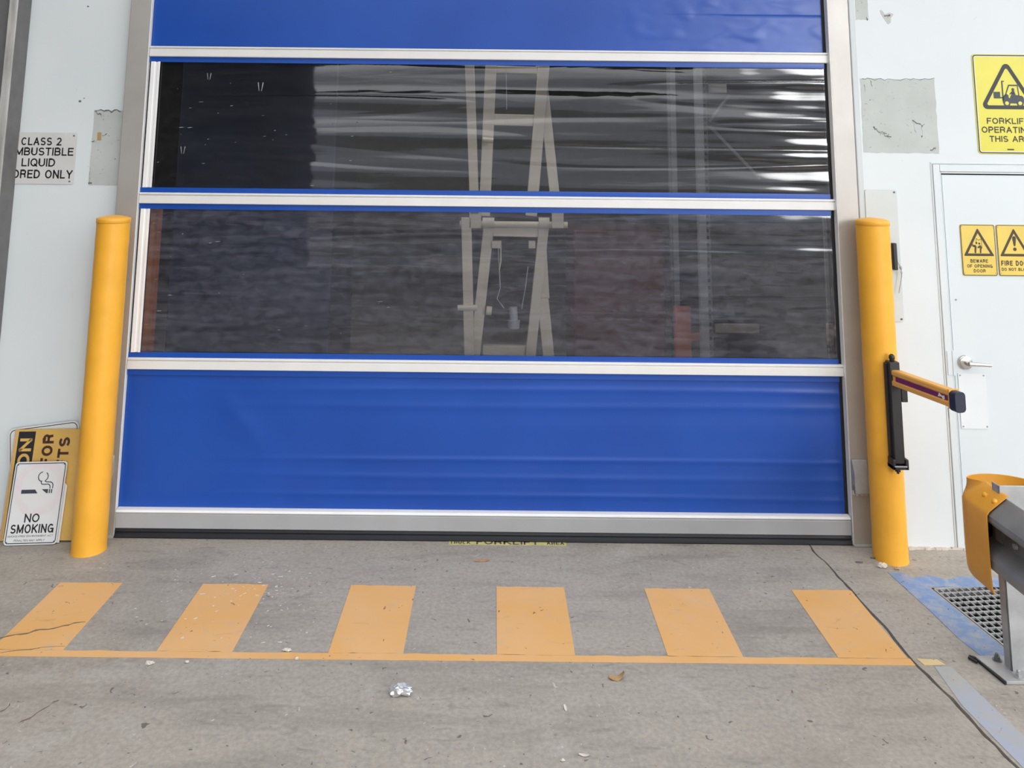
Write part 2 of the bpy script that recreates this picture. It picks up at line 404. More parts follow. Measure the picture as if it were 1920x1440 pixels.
# ------------------------------------------------------------------ floor and shell
jag = random.Random(2)
jl = [(1.62, 9.0), (1.622, 1.0)]
ctrl = [(1.631, .068), (1.648, -.2), (1.661, -.426), (1.668, -.65), (1.672, -.888), (1.699, -1.205), (1.722, -1.5), (1.79, -2.4), (2.4, -18.9)]
for (a, b) in zip(ctrl[:-1], ctrl[1:]):
    k = max(2, int(abs(a[1]-b[1])/.045)) if b[1] > -3 else 3
    for i in range(k):
        t = i/k; w = .006 if b[1] > -3 else 0
        jl.append((a[0]+(b[0]-a[0])*t+jag.uniform(-w, w), a[1]+(b[1]-a[1])*t))
jl.append(ctrl[-1])
gap = [.003+.006*min(1, max(0, (.1-y)/.5))+jag.uniform(-.002, .003) for x, y in jl]
A = (2.044, -.386); ga = math.radians(6.5)
def gpt(u, v): return (A[0]+u*math.cos(ga)+v*math.sin(ga), A[1]+u*math.sin(ga)-v*math.cos(ga))   # grate frame: u right, v towards the dock
hole = [gpt(-.004, -.004), gpt(.504, -.004), gpt(.504, .484), gpt(-.004, .484)]
fl = MB()
fl.prism([(-7, -18.9), (-7, 9)]+[(x-g, y) for (x, y), g in zip(jl, gap)], -.16, 0)
fl.prism([(x+g*.4, y) for (x, y), g in zip(jl, gap)][::-1]+[(9, 9), (9, -18.9)], -.16, 0, holes=[hole])
fl.box(-7, 9, -18.9, 9, -.45, -.40, 1)
fl.box(1.9, 2.8, -1.1, -.2, -.40, -.385, 2)
for i in range(4):
    p, q = hole[i], hole[(i+1) % 4]; n = Vector((q[1]-p[1], p[0]-q[0], 0)).normalized()*.02
    fl.hexa([(p[0], p[1], -.40), (q[0], q[1], -.40), (q[0], q[1], -.002), (p[0], p[1], -.002)], n*.12, 2)
floor = tag(fl.build('floor', ['concrete', 'inside', 'pit']), 'grey stained concrete dock floor with a cracked expansion joint', 'floor', kind='structure')

cb = MB()      # yellow comb marking: six bars standing on one line
def comb(x0, x1, y0, y1, e=.003):
    n = max(2, int(max(x1-x0, y1-y0)/.05)); r = lambda: random.uniform(-e, e)
    top = [(x0+(x1-x0)*i/n, y1+r()) for i in range(n+1)]; bot = [(x0+(x1-x0)*i/n, y0) for i in range(n+1)]
    cb.prism(bot+top[::-1], .0006, .0016)
for x0, x1 in ((-1.975, -1.69), (-1.32, -1.02), (-.640, -.343), (.028, .338), (.706, 1.004), (1.381, 1.655)): comb(x0, x1, -.926, -.414)
comb(-2.9, 1.664, -.968, -.926)
tag(cb.build('yellow_marking', 'stripe', floor), 'orange yellow comb of six painted bars on a line')
bp = MB()
be = [G(*p) for p in ((1664, 1073), (1690, 1074), (1712, 1084), (1740, 1079), (1775, 1087), (1800, 1081))]
bp.prism(be+[(2.75, -.30), (2.75, -.37), (2.30, -.372), gpt(-.012, -.012), gpt(-.012, .49), (2.115, -.93), G(1842, 1232), G(1800, 1200), G(1740, 1142)], .0006, .0014)
tag(bp.build('blue_marking', 'bluepaint', floor), 'faded blue paint band beside the drain grate')
gp = MB(); gp.prism([(1.735, -.973), (1.80, -.972), (1.835, -1.365), (1.90, -2.2), (1.79, -2.2), (1.735, -1.48), (1.712, -1.2)], .0006, .0012)
tag(gp.build('grey_marking', 'greypaint', floor), 'worn blue grey paint strip along the joint')
gp = MB(); gp.prism([(1.69, -.925), (1.77, -.928), (1.785, -.962), (1.70, -.966)], .0006, .0014)
tag(gp.build('cream_marking', 'creampaint', floor), 'pale yellow end of the painted line')
sp = MB(); rs = random.Random(9)
for i in range(120):
    px, py = (rs.gauss(500, 75), rs.gauss(1108, 28)) if i < 85 else (rs.uniform(140, 620), rs.uniform(1050, 1210))
    x, y = G(px, py); r = rs.choice((.002, .0025, .003, .004, .006)); k = rs.uniform(.5, 2.5); a = rs.uniform(-.3, .8)
    pts = []
    for j in range(7):
        t = 2*PI*j/7; q = r*rs.uniform(.6, 1.2); u, v = q*math.cos(t)*k, q*math.sin(t)*.8
        pts.append((x+u*math.cos(a)-v*math.sin(a), y+u*math.sin(a)+v*math.cos(a)))
    sp.prism(pts, .0016, .0022)
tag(sp.build('paint_splatter', 'splat', floor), 'white paint drips across the floor', kind='stuff')
ck = MB(); rs = random.Random(5)
def crack(p, q, n, w):
    P = []
    for i in range(n+1):
        t = i/n; x = p[0]+(q[0]-p[0])*t+rs.uniform(-.008, .008); y = p[1]+(q[1]-p[1])*t+rs.uniform(-.006, .006); P.append((x, y, w*rs.uniform(.5, 1.3)*math.sin(PI*(.08+.84*t))))
    ck.prism([(x, y-k) for x, y, k in P]+[(x, y+k) for x, y, k in P[::-1]], .0017, .0021)
crack(G(-10, 1199), G(162, 1166), 14, .007); crack(G(0, 1225), G(120, 1212), 6, .003)
crack(G(0, 1335), G(25, 1316), 4, .0035); crack(G(30, 1360), G(112, 1313), 7, .004)
tag(ck.build('floor_crack', 'stain', floor), 'dark crack across the leftmost painted bar')

# walls
wr = MB()
wr.box(2.003, 2.385, 0, .30, 0, 4.6); wr.box(2.385, 3.36, 0, .30, 1.952, 4.6); wr.box(3.36, 6.0, 0, .30, 0, 4.6)
wr.prism([(1.9765, .3), (1.9765, .010), (1.980, .006), (2.0, .001), (2.003, 0), (2.003, .3)], 0, 4.6)
def ragged(x0, x1, z0, z1, e=.004, seed=1):
    q = random.Random(seed); n = 12; P = []
    for (a, b) in (((x0, z0), (x1, z0)), ((x1, z0), (x1, z1)), ((x1, z1), (x0, z1)), ((x0, z1), (x0, z0))):
        P += [(a[0]+(b[0]-a[0])*i/n+q.uniform(-e, e), a[1]+(b[1]-a[1])*i/n+q.uniform(-e, e)) for i in range(n)]
    return P
onwall = lambda Y: (lambda u, v, w: (u, Y-w, v))
wr.prism(ragged(2.014, 2.424, 2.004, 2.409, .003, 3), -.01, .0012, onwall(0), 1)
wr.prism(ragged(2.010, 2.079, 2.741, 3.0, .002, 4), -.01, .0012, onwall(0), 1)
wr.prism([(2.146, 2.795), (2.156, 2.796), (2.172, 2.773), (2.20, 2.783), (2.222, 2.772), (2.205, 2.752), (2.203, 2.725), (2.187, 2.716), (2.166, 2.748), (2.15, 2.776)], -.01, .0012, onwall(0), 1)
def flakes_(mb, Y, seed, strips, mi):
    q = random.Random(seed)
    for (p, r_, n, w) in strips:
        P = [(p[0]+(r_[0]-p[0])*i/n+q.uniform(-.006, .006), p[1]+(r_[1]-p[1])*i/n+q.uniform(-.008, .008), w*q.uniform(.2, 1.2)) for i in range(n+1)]
        mb.prism([(x, z-k) for x, z, k in P]+[(x, z+k+.0005) for x, z, k in P[::-1]], .0013, .0019, onwall(Y), mi)
flakes_(wr, 0, 5, (((2.07, 2.14), (2.11, 2.115), 6, .003), ((2.09, 2.125), (2.17, 2.085), 10, .0035), ((2.11, 2.10), (2.15, 2.10), 6, .003), ((2.29, 2.18), (2.36, 2.15), 8, .003), ((2.34, 2.16), (2.335, 2.08), 7, .0025), ((2.37, 2.02), (2.41, 2.03), 5, .0045),
    ((2.035, 2.37), (2.04, 2.33), 4, .003), ((2.07, 2.405), (2.075, 2.37), 4, .0025), ((2.02, 2.406), (2.42, 2.408), 22, .0014), ((2.30, 2.165), (2.30, 2.11), 5, .002), ((2.07, 2.746), (2.078, 2.742), 3, .005), ((2.17, 2.76), (2.20, 2.765), 5, .006)), 2)
tag(wr.build('wall_right', ['wall', 'bare', 'crackink']), 'white painted wall right of the roller door, with bare patches', 'wall', kind='structure')
wl = MB(); wl.box(-4.2, -2.055, .11, .30, 0, 4.6); wl.box(-2.058, -2.05, .06, .30, 0, 4.6)
wl.prism(ragged(-2.257, -2.06, 1.782, 2.199, .002, 6), -.01, .0012, onwall(.11), 1)
wl.prism([(-2.229, 2.074), (-2.206, 2.075), (-2.204, 2.030), (-2.227, 2.029)], .0012, .002, onwall(.11), 2)
for x, z, r in ((-2.341, 2.792, .006), (-2.342, 2.248, .008), (-2.32, 2.265, .004)): wl.prism(ell(x, z, r, r*.8, 8), -.01, .0012, onwall(.11), 3)
def flakes(mb, Y, seed, strips, mi):      # ragged dark cracks of broken paint
    q = random.Random(seed)
    for (p, r_, n, w) in strips:
        P = [(p[0]+(r_[0]-p[0])*i/n+q.uniform(-.006, .006), p[1]+(r_[1]-p[1])*i/n+q.uniform(-.008, .008), w*q.uniform(.2, 1.2)) for i in range(n+1)]
        mb.prism([(x, z-k) for x, z, k in P]+[(x, z+k+.0005) for x, z, k in P[::-1]], .0013, .0019, onwall(Y), mi)
flakes(wl, .11, 3, (((-2.25, 2.192), (-2.11, 2.196), 12, .004), ((-2.245, 2.185), (-2.215, 2.165), 5, .004), ((-2.21, 2.19), (-2.20, 2.14), 5, .003), ((-2.255, 2.02), (-2.24, 2.035), 3, .003), ((-2.195, 2.06), (-2.18, 2.07), 3, .003), ((-2.253, 1.88), (-2.25, 1.795), 8, .003), ((-2.252, 1.80), (-2.235, 1.795), 4, .005)), 3)
tag(wl.build('wall_left', ['wall', 'bare', 'tape', 'crackink']), 'white painted wall left of the roller door', 'wall', kind='structure')
wt = MB(); wt.box(-2.055, 1.985, .07, .30, 3.9, 4.6)
tag(wt.build('wall_top', 'wall'), 'white wall strip above the roller door', 'wall', kind='structure')
ws = MB(); ws.box(-4.4, -4.2, -14.0, .3, 0, 4.6)  # unseen wall, added to darken the left part of the vinyl reflections
tag(ws.build('wall_unseen_side', 'shed'), 'unseen dark side wall added for the window reflections', 'wall', kind='structure')
ce = MB(); ce.box(-4.4, 4.3, -14.0, -6.2, 4.6, 4.7); ce.box(-4.4, 4.3, -1.0, .3, 4.6, 4.7)      # unseen roof added to hold back sky light; opening brightens the floor
ce.box(-4.4, -3.7, -6.2, -1.0, 4.6, 4.7); ce.box(3.5, 4.3, -6.2, -1.0, 4.6, 4.7)
tag(ce.build('ceiling', 'roof'), 'unseen grey roof added over the dock to shape the light', 'ceiling', kind='structure')
# warehouse behind the door
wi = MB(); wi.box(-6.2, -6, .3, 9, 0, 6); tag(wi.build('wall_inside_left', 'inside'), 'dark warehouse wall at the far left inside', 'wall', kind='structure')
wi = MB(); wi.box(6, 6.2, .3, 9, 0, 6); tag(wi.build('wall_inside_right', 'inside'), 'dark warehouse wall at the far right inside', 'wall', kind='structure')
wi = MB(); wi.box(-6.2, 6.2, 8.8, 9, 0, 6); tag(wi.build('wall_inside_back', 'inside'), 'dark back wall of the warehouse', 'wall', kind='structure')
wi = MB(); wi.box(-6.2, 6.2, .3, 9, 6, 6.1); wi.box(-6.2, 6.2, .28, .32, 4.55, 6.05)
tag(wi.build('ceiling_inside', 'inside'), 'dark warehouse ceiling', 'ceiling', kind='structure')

# steel column at the left edge
tr = MB()
xc = -2.664
tr.box(xc-.012, xc, -.018, .11, 0, 4.6, 0)                     # web turned to the door
tr.box(xc-.046, xc+.0005, -.026, -.016, 0, 4.6, 1)                   # weathered front flange
tr.box(xc-.40, xc-.040, .02, .04, 0, 4.6, 0)
tag(tr.build('trim_1', ['colgrey', 'colface'], None, .003), 'grey steel column with a weathered pale edge at the left', 'column', kind='structure')

# ------------------------------------------------------------------ roller door
DY = .055
door = empty('door_1', (-.04, DY, 0), 'blue fabric roller door with two clear vinyl windows', 'door', kind='structure')
XL, XR = -1.938, 1.838
def sheet(x0, x1, z0, z1, nx, nz_, fn, y=DY):
    vs = []; fs = []
    for j in range(nz_+1):
        for i in range(nx+1):
            x = x0+(x1-x0)*i/nx; z = z0+(z1-z0)*j/nz_; vs.append((x, y-fn(x, z), z))
    w = nx+1
    fs = [(j*w+i, j*w+i+1, (j+1)*w+i+1, (j+1)*w+i) for j in range(nz_) for i in range(nx)]
    return MB().add(vs, fs)
def pn(x, y, z): return noise.noise(Vector((x, y, z)))
def blue_bottom(x, z):
    e = min(1, max(0, (x+1.9)/1.2)); h = .0016*pn(x*.35, 3.1, z*9)*(.35+.65*e)
    for zc, a, w in ((.735, .0030, .016), (.655, .0032, .020), (.385, .0042, .014), (.30, .0030, .016), (.205, .0036, .014)):
        zz = zc+.012*pn(x*.5, zc*7, 0)-.02*max(0, -x-.6)*pn(1.3, zc*3, .2)
        h += a*math.exp(-((z-zz)/w)**2)*(.15+.85*e)*(.75+.5*pn(x*.9, zc, 5))
    d = (x+1.32+(z-.50)*.95*-1); h += .006*math.exp(-((x+1.36-(.62-z)*.75)/.075)**2)*min(1, max(0, (.78-z)/.2))*min(1, max(0, (z-.35)/.2))
    h += .008*math.exp(-((x-1.62)/.14)**2)*math.exp(-((z-.45)/.25)**2)
    return h
def blue_top(x, z):
    e = min(1, max(0, (x-.2)/1.0)); h = .0010*pn(x*.35, 9.1, z*9)
    h += e*.0018*max(0, pn(x*7, 2.2, z*13)-.12)*3+e*.0009*pn(x*14, 6, z*26)
    h -= .0025*math.exp(-((z-2.765)/.004)**2)*min(1, max(0, (x-.9)/.4))
    return h
rel(door, s := sheet(XL, XR, .125, .845, 240, 170, blue_bottom)); s.build('lower_panel', 'blue', door, smooth=True)
rel(door, s := sheet(XL, XR, 2.55, 3.95, 240, 240, blue_top)); tag(s.build('upper_panel', 'blue', door, smooth=True), 'blue fabric panel above the windows')
def ripple(seed, amp, zf, x0):
    def f(x, z):
        e = .75+.45*min(1, max(0, (x-.2)/1.2))
        h = amp*pn(x*.42+seed, seed*1.7, z*zf)+amp*.30*pn(x*.8, seed+4, z*zf*2.1)-amp*.16*max(0, 1-abs(pn(x*.5, seed+8, z*zf*1.3))*9)
        c = min(1, max(0, (x-1.0)/.7)); h += c*amp*(.5*pn(x*4.5, seed+2, z*9)+.42*pn(x*1.3, seed+5, z*25))
        return h*e
    return f
rel(door, s := sheet(XL, XR, 1.745, 2.505, 300, 260, ripple(3.3, .0050, 7.5, 0))); tag(s.build('upper_window', 'vinyl_a', door, smooth=True), 'clear rippled vinyl window')
rel(door, s := sheet(XL, XR, .87, 1.70, 300, 260, ripple(7.9, .0034, 7.0, 0))); tag(s.build('lower_window', 'vinyl_b', door, smooth=True), 'hazy vinyl window')
for zb in (2.526, 1.7185, .855):
    mb = MB()
    prof = [(.004, -.029), (-.010, -.029), (-.016, -.026), (-.016, .012), (-.010, .016), (-.010, .018), (-.018, .021), (-.018, .028), (-.012, .031), (.004, .031)]
    mb.sweep(prof, lambda t, a, b: (t, DY+a-.008, zb+b), [XL+.002, 1.857])
    rib = rel(door, mb).build('stiffener_bar', 'alu', door, .0012)
    mb = MB(); mb.box(1.857, 1.866, DY-.020, DY-.002, zb-.028, zb+.028)
    rel(door, mb).build('bar_end', 'alugrey', rib, .001); rib.children[-1].location = (0, 0, 0)
    for z0, z1 in (((zb-.058, zb-.028), (zb+.03, zb+.058)) if zb < 2 else ((zb-.058, zb-.028),)):
        mb = sheet(XL, XR, z0, z1, 120, 4, lambda x, z: .0015*pn(x*1.2, 4, z*30)+.0008, DY-.010)
        rel(door, mb).build('hem_strip', 'blue', door, smooth=True)
for (z0, z1) in ((1.776, 2.470), (.912, 1.662)):
    mb = MB(); mb.sweep([(-1.926, DY-.010), (-1.926, DY-.016), (-1.906, DY-.016), (-1.902, DY-.011), (-1.890, DY-.011), (-1.888, DY-.016), (-1.876, DY-.016), (-1.876, DY-.010)],
                        lambda t, a, b: (a, b, t), [z0, z1])
    rel(door, mb).build('edge_strip', 'lip', door, .001)
mb = MB(); mb.sweep([(.010, .048), (-.030, .048), (-.036, .052), (-.036, .118), (-.030, .124), (-.030, .126), (-.034, .130), (-.032, .136), (-.02, .139), (.010, .139)],
                    lambda t, a, b: (t, DY+a, b), [XL+.004, 1.853])
bb = rel(door, mb).build('bottom_bar', 'alugrey', door, .0015)
mb = MB(); mb.sweep([(.0, .1255), (-.0365, .1255), (-.0375, .130), (-.034, .1375), (-.022, .1405), (.0, .1405)], lambda t, a, b: (t, DY+a, b), [XL+.003, 1.852])
tag(rel(door, mb).build('top_lip', 'lip', bb, .001), 'bright rounded upper edge')
mb = MB(); mb.sweep([(.010, .0485), (-.024, .0485), (-.030, .034), (-.026, .026), (-.032, .022), (-.034, .006), (-.028, .001), (.010, .001)], lambda t, a, b: (t, DY+a, b), [XL+.002, 1.860])
rel(door, mb).build('rubber_seal', 'rubber', door, .001)

sm = MB(); q = random.Random(12)      # pale scuffs and flecks stuck on the vinyl
for i in range(46):
    x = -1.86+q.random()**1.6*1.3; z = q.choice((1.78+q.random()*.68, 1.78+q.random()*.68, .93+q.random()*.7)); a = q.choice((.004, .006, .010, .016)); b = q.uniform(.001, .0026)
    sm.prism([(x-a, z), (x-a*.3, z-b), (x+a, z+b*.3), (x+a*.2, z+b)], .0095, .0102, onwall(DY))
for x, z, k in ((-1.31, 2.335, 1.2), (-1.10, 2.33, .0), (-1.72, 1.98, 1.0), (-1.60, 2.39, .9)):
    if k:
        for d in (-1, 1): sm.prism([(x+d*.004*k, z-.02*k), (x+d*.007*k, z-.02*k), (x+d*.014*k, z+.02*k), (x+d*.009*k, z+.02*k)], .0095, .0102, onwall(DY))
tag(rel(door, sm).build('scuff_marks', 'scuff', door), 'pale scuffs and flecks on the vinyl', kind='stuff')

def guide(x0, x1, label, inner, gy=.031):
    cx = (x0+x1)/2
    g = empty('door_guide', (cx, .05, 0), label, 'door guide', 'steel guides of the roller door')
    mb = MB(); mb.box(x0, x1, gy, .07, .006, 3.95); rel(g, mb).build('housing', 'steel', g, .003)
    s = 1 if inner == x1 else -1
    mb = MB(); mb.box(*sorted((inner-s*.001, inner+s*.0025)), gy-.002, .055, .008, 3.95); tag(rel(g, mb).build('inner_lip', 'lip', g, .001), 'bright thin inner edge')
    mb = MB(); mb.box(*sorted((inner+s*.001, inner+s*(.012 if s > 0 else .026))), DY+.004, DY+.022, .008, 3.95); tag(rel(g, mb).build('brush_seal', 'rubber', g), 'black brush seal along the curtain')
    mb = MB(); mb.box(x0-.002, x1+.001, gy-.008, .07, 0, .012); rel(g, mb).build('foot_plate', 'galv', g, .002)
    return g
gl_ = guide(-2.06, -1.942, 'brushed steel door guide behind the left yellow bollard', -1.942)
gr_ = guide(1.859, 1.9755, 'brushed steel door guide behind the right yellow bollard', 1.859, .012)
def sensor(g, x0, x1, y=.031):
    mb = MB()
    prof = [(y, .424), (y-.014, .424), (y-.038, .366), (y-.040, .268), (y-.027, .262), (y-.027, .30), (y, .30)]
    mb.sweep(prof, lambda t, a, b: (t, a, b), [x0, x1])
    c = rel(g, mb).build('sensor_cover', 'galv', g, .003)
    mb = MB()
    for i in range(9): 
        xx = x0+(x1-x0)*i/9; mb.box(xx, xx+.012, y-.006, y, .252+.006*math.sin(i*2.3), .272)
    tag(rel(g, mb).build('broken_edge', 'paper', g), 'torn pale sealant under the cover')
sensor(gr_, 1.864, 1.938, .012); sensor(gl_, -2.05, -1.968, .055)

# ------------------------------------------------------------------ bollards
def bollard(x, y, h, label):
    b = empty('bollard', (x, y, 0), label, 'bollard', 'yellow bollards')
    r = .0815; mb = MB(); pr = [(r+.002, 0), (r, .012)]+[(r+.0006*math.sin(i*1.7), .012+(h-.045)*i/40) for i in range(1, 40)]+[(r, h-.0275)]
    mb.lathe(pr, (0, 0, 0), 48); mb.build('post', 'yellow', b, smooth=True)
    mb = MB(); mb.lathe([(r+.001, h-.028), (r+.003, h-.026), (r+.003, h-.008), (r+.001, h-.003), (r*.8, h+.003), (r*.5, h+.008), (r*.2, h+.011), (.001, h+.0115)], (0, 0, 0), 48)
    tag(mb.build('cap', 'capyellow', b, smooth=True, angle=50), 'domed yellow plastic cap')
    return b
bl = bollard(-2.003, -.100, 1.624, 'yellow steel bollard standing before the leaning signs')
br = bollard(1.990, -.104, 1.652, 'yellow steel bollard carrying the swing boom')
# ------------------------------------------------------------------ swing boom on the right bollard
ba = empty('swing_boom', (2.005, -.20, .72), 'orange and purple swing boom in a black bracket on the right bollard', 'barrier boom')
mb = MB(); mb.box(1.966, 1.990, -.212, -.189, .50, .955); mb.box(1.975, 2.026, -.238, -.190, .487, .965)
mb.box(2.026, 2.058, -.238, -.200, .775, .845)
brk = rel(ba, mb).build('bracket', 'black', ba, .004)
mb = MB(); mb.lathe([(.011, .964), (.012, .972), (.015, .982), (.013, .992), (.006, .999), (.001, 1.0)], (2.0, -.214, 0), 20); rel(ba, mb).build('pivot_cap', 'black', brk, smooth=True)
mb = MB(); mb.box(1.962, 2.036, -.245, -.185, .462, .482); mb.box(1.962, 1.976, -.245, -.19, .462, .51); mb.box(2.024, 2.040, -.245, -.19, .462, .51)
rel(ba, mb).build('clamp', 'black', ba, .003)
mb = MB(); mb.box(1.968, 2.03, -.249, -.24, .476, .481); tag(rel(ba, mb).build('clamp_edge', 'galv', brk, .001), 'bare steel clamp edge')
mb = MB(); mb.lathe([(.014, .446), (.014, .462)], (1.998, -.215, 0), 6); mb.lathe([(.006, .436), (.006, .447)], (1.998, -.215, 0), 10); rel(ba, mb).build('clamp_nut', 'black', ba)
P0, P1 = Vector((1.985, -.215, 0)), Vector((2.078, -.595, 0)); ad = (P1-P0).normalized(); an = Vector((ad.y, -ad.x, 0))    # an points to the left
def armpt(t, a, b): p = P0+ad*t+an*a; return (p.x, p.y, b)
L = (P1-P0).length
prof = [(.0, .852), (.008, .855), (.008, .874), (.003, .879), (.003, .901), (.008, .906), (.008, .922), (.003, .928), (-.036, .928), (-.040, .924), (-.040, .856), (-.036, .852)]
mb = MB(); mb.sweep(prof, armpt, [0, L]); arm = rel(ba, mb).build('arm', 'boom', ba, .0015)
mb = MB(); mb.hexa([armpt(.045, .0035, .880), armpt(L-.018, .0035, .880), armpt(L-.018, .0035, .900), armpt(.045, .0035, .900)], an*.002)
rel(ba, mb).build('stripe', 'purple', arm)
mb = MB(); mb.prism([(L-.075, .884), (L-.066, .902), (L-.05, .893), (L-.036, .897), (L-.034, .884), (L-.044, .876), (L-.052, .888), (L-.062, .886)], .0056, .0066, lambda u, v, w: armpt(u, w, v))
tag(rel(ba, mb).build('torn_sticker', 'splat', arm), 'torn white sticker remnant')
mb = MB(); mb.hexa([armpt(L-.010, .010, .848), armpt(L-.002, .010, .848), armpt(L-.002, .010, .932), armpt(L-.010, .010, .932)], -an*.054); tag(rel(ba, mb).build('end_band', 'boom', arm, .001), 'orange band before the end cap')
mb = MB(); mb.prism(rrect(-.044, .012, .840, .928, .018, 4), L-.002, L+.034, lambda u, v, w: armpt(w, u, v)); rel(ba, mb).build('end_cap', 'navy', ba, .006, segs=3)
mb = MB(); q = armpt(L-.012, .012, 0); mb.tube([(q[0], q[1], .85), (q[0]+.001, q[1], .83), (q[0], q[1]-.002, .806)], .0018, 6); rel(ba, mb).build('loose_cord', 'galvdark', arm)

# ------------------------------------------------------------------ fire door
fd = empty('door_2', (2.87, 0, 0), 'white fire door with lever handle and two yellow warning signs', 'door', kind='structure')
FX0, FX1, FT = 2.380, 3.355, 1.945
mb = MB()
mb.box(FX0, FX0+.036, -.009, .09, 0, FT); mb.box(FX1-.036, FX1, -.009, .09, 0, FT); mb.box(FX0+.0365, FX1-.0365, -.009, .09, FT-.040, FT)
mb.box(FX0+.0365, FX0+.044, -.006, .09, 0, FT-.0405); mb.box(FX0+.0445, FX1-.045, -.006, .09, FT-.050, FT-.0405); mb.box(FX1-.044, FX1-.0365, -.006, .09, 0, FT-.0405)
rel(fd, mb).build('door_frame', 'framepaint', fd, .003)
mb = MB(); mb.box(FX0-.010, FX0-.001, -.004, .01, 0, FT); mb.box(FX0-.01, FX1, -.004, .01, FT+.001, FT+.012); tag(rel(fd, mb).build('frame_sealant', 'wall', fd, .003), 'raised sealant bead around the frame')
mb = MB(); mb.box(FX0+.046, FX1-.046, .045, .06, .0, FT-.052); rel(fd, mb).build('door_rebate', 'dark', fd)  # dark backing behind the gap around the leaf
LX0, LX1, LT = 2.430, 3.310, 1.889
mb = MB(); mb.box(LX0, LX1, .002, .040, .008, LT); leaf = rel(fd, mb).build('leaf', 'doorpaint', fd, .002)
mb = MB(); mb.box(2.388, 2.412, -.0125, -.007, .850, .972); mb.tube([(2.419, -.008, .848), (2.419, -.008, .974)], .006, 10)
hg = rel(fd, mb).build('hinge', 'framepaint', fd, .001)
mb = MB(); mb.tube([(2.486, .004, .914), (2.486, -.010, .914), (2.486, -.014, .914)], [.036, .036, .030], 32); hd = rel(fd, mb).build('handle_rose', 'chrome', fd, .002, angle=60)
mb = MB(); mb.tube([(2.486, -.012, .914), (2.486, -.045, .914)], .012, 16); mb.tube([(2.480, -.048, .915), (2.52, -.050, .914), (2.57, -.050, .911), (2.594, -.048, .909)], [.0115, .0095, .0085, .008], 14)
rel(fd, mb).build('lever', 'chrome', hd, smooth=True, angle=60)
mb = MB(); mb.prism(rrect(2.444, 2.588, .583, .858, .004), -.001, .002, onwall(0)); cp = rel(fd, mb).build('cover_plate', 'clear', fd)
for x, z in ((2.454, .848), (2.578, .848), (2.454, .594), (2.578, .594)):
    mb = MB(); mb.tube([(x, -.001, z), (x, -.004, z)], .004, 10); rel(fd, mb).build('screw', 'screw', cp)
mb = MB(); mb.tube([(2.462, .004, 1.232), (2.462, -.003, 1.232)], .004, 10); rel(fd, mb).build('screw', 'screw', fd)
# threshold sealant between wall, door and floor
mb = MB()
for i in range(46):
    x = 2.07+i*.028; h = random.uniform(.004, .011); mb.box(x, x+.029, -.012-random.uniform(0, .006), .002 if x < 2.38 else -.004, .0003, h)
tag(mb.build('baseboard_right', 'stone'), 'crumbly sealant line at the foot of the right wall', 'skirting', kind='structure')

# ------------------------------------------------------------------ wall plate with latch
pl = empty('wall_plate', (2.09, 0, 1.116), 'grey metal plate on the wall behind the right bollard', 'wall plate')
mb = MB(); mb.prism(rrect(2.005, 2.177, 1.116, 1.806, .012), .0005, .005, onwall(0)); rel(pl, mb).build('plate', 'bare', pl, .001)
pl.children[0].data.materials[0] = simple('pale_grey_plate', (.56, .595, .585), .45, 0, .05, 3)
for x, z in ((2.163, 1.792), (2.163, 1.130)):
    mb = MB(); mb.tube([(x, -.004, z), (x, -.008, z)], .005, 10); rel(pl, mb).build('screw', 'fade', pl)
mb = MB(); mb.box(2.128, 2.150, -.030, -.005, 1.385, 1.525); rel(pl, mb).build('latch', 'black', pl, .004)
mb = MB(); mb.tube([(2.146, -.022, 1.44), (2.155, -.03, 1.415), (2.165, -.03, 1.395), (2.166, -.03, 1.36), (2.158, -.03, 1.32), (2.15, -.03, 1.29), (2.146, -.03, 1.268)], .0026, 8)
mb.lathe([(.001, 1.388), (.007, 1.394), (.007, 1.402), (.001, 1.408)], (2.163, -.03, 0), 10); mb.lathe([(.001, 1.366), (.006, 1.372), (.001, 1.380)], (2.166, -.03, 0), 10)
tag(rel(pl, mb).build('wire', 'galv', pl, smooth=True), 'thin hanging wire')

# ------------------------------------------------------------------ signs on walls (local frame: x right, y up, z out of the wall)
def sign(name, w, h, face, label, edge=None, r=.012, th=.003, inset=.006, bw=.004, border='ink'):
    root = empty(name, (0, 0, 0), label, 'sign')
    mb = MB(); mb.prism(rrect(0, w, 0, h, r), 0, th); mb.build('plate', face, root, .0006)
    if border:
        mb = MB(); i, j = inset, inset+bw
        mb.prism(rrect(i, w-i, i, h-i, max(.002, r-i*.4)), th, th+.0005, holes=[rrect(j, w-j, j, h-j, max(.0015, r-j*.6))]); mb.build('border', border, root)
    root.rotation_euler = ROT
    return root
T = .0036
# combustible liquid sign
s1 = sign('wall_sign', .578, .285, 'signwhite', 'off-white sign about class 2 combustible liquid, partly behind the column', border=None, r=.008)
s1.location = (-2.917, .1085, 1.786)
w0 = -2.917
lettering([('CLASS 2', -2.648-w0, -2.423-w0, .213, .257), ('COMBUSTIBLE', -2.762-w0, -2.352-w0, .157, .201), ('LIQUID', -2.636-w0, -2.449-w0, .096, .141), ('STORED ONLY', -2.757-w0, -2.347-w0, .031, .078)], T, 'ink', s1, .17)
for x, y in ((.56, .268), (.556, .016), (.015, .268), (.015, .016)):
    mb = MB(); mb.tube([(x, y, .003), (x, y, .0045)], .005, 10); mb.build('screw', 'fade', s1)
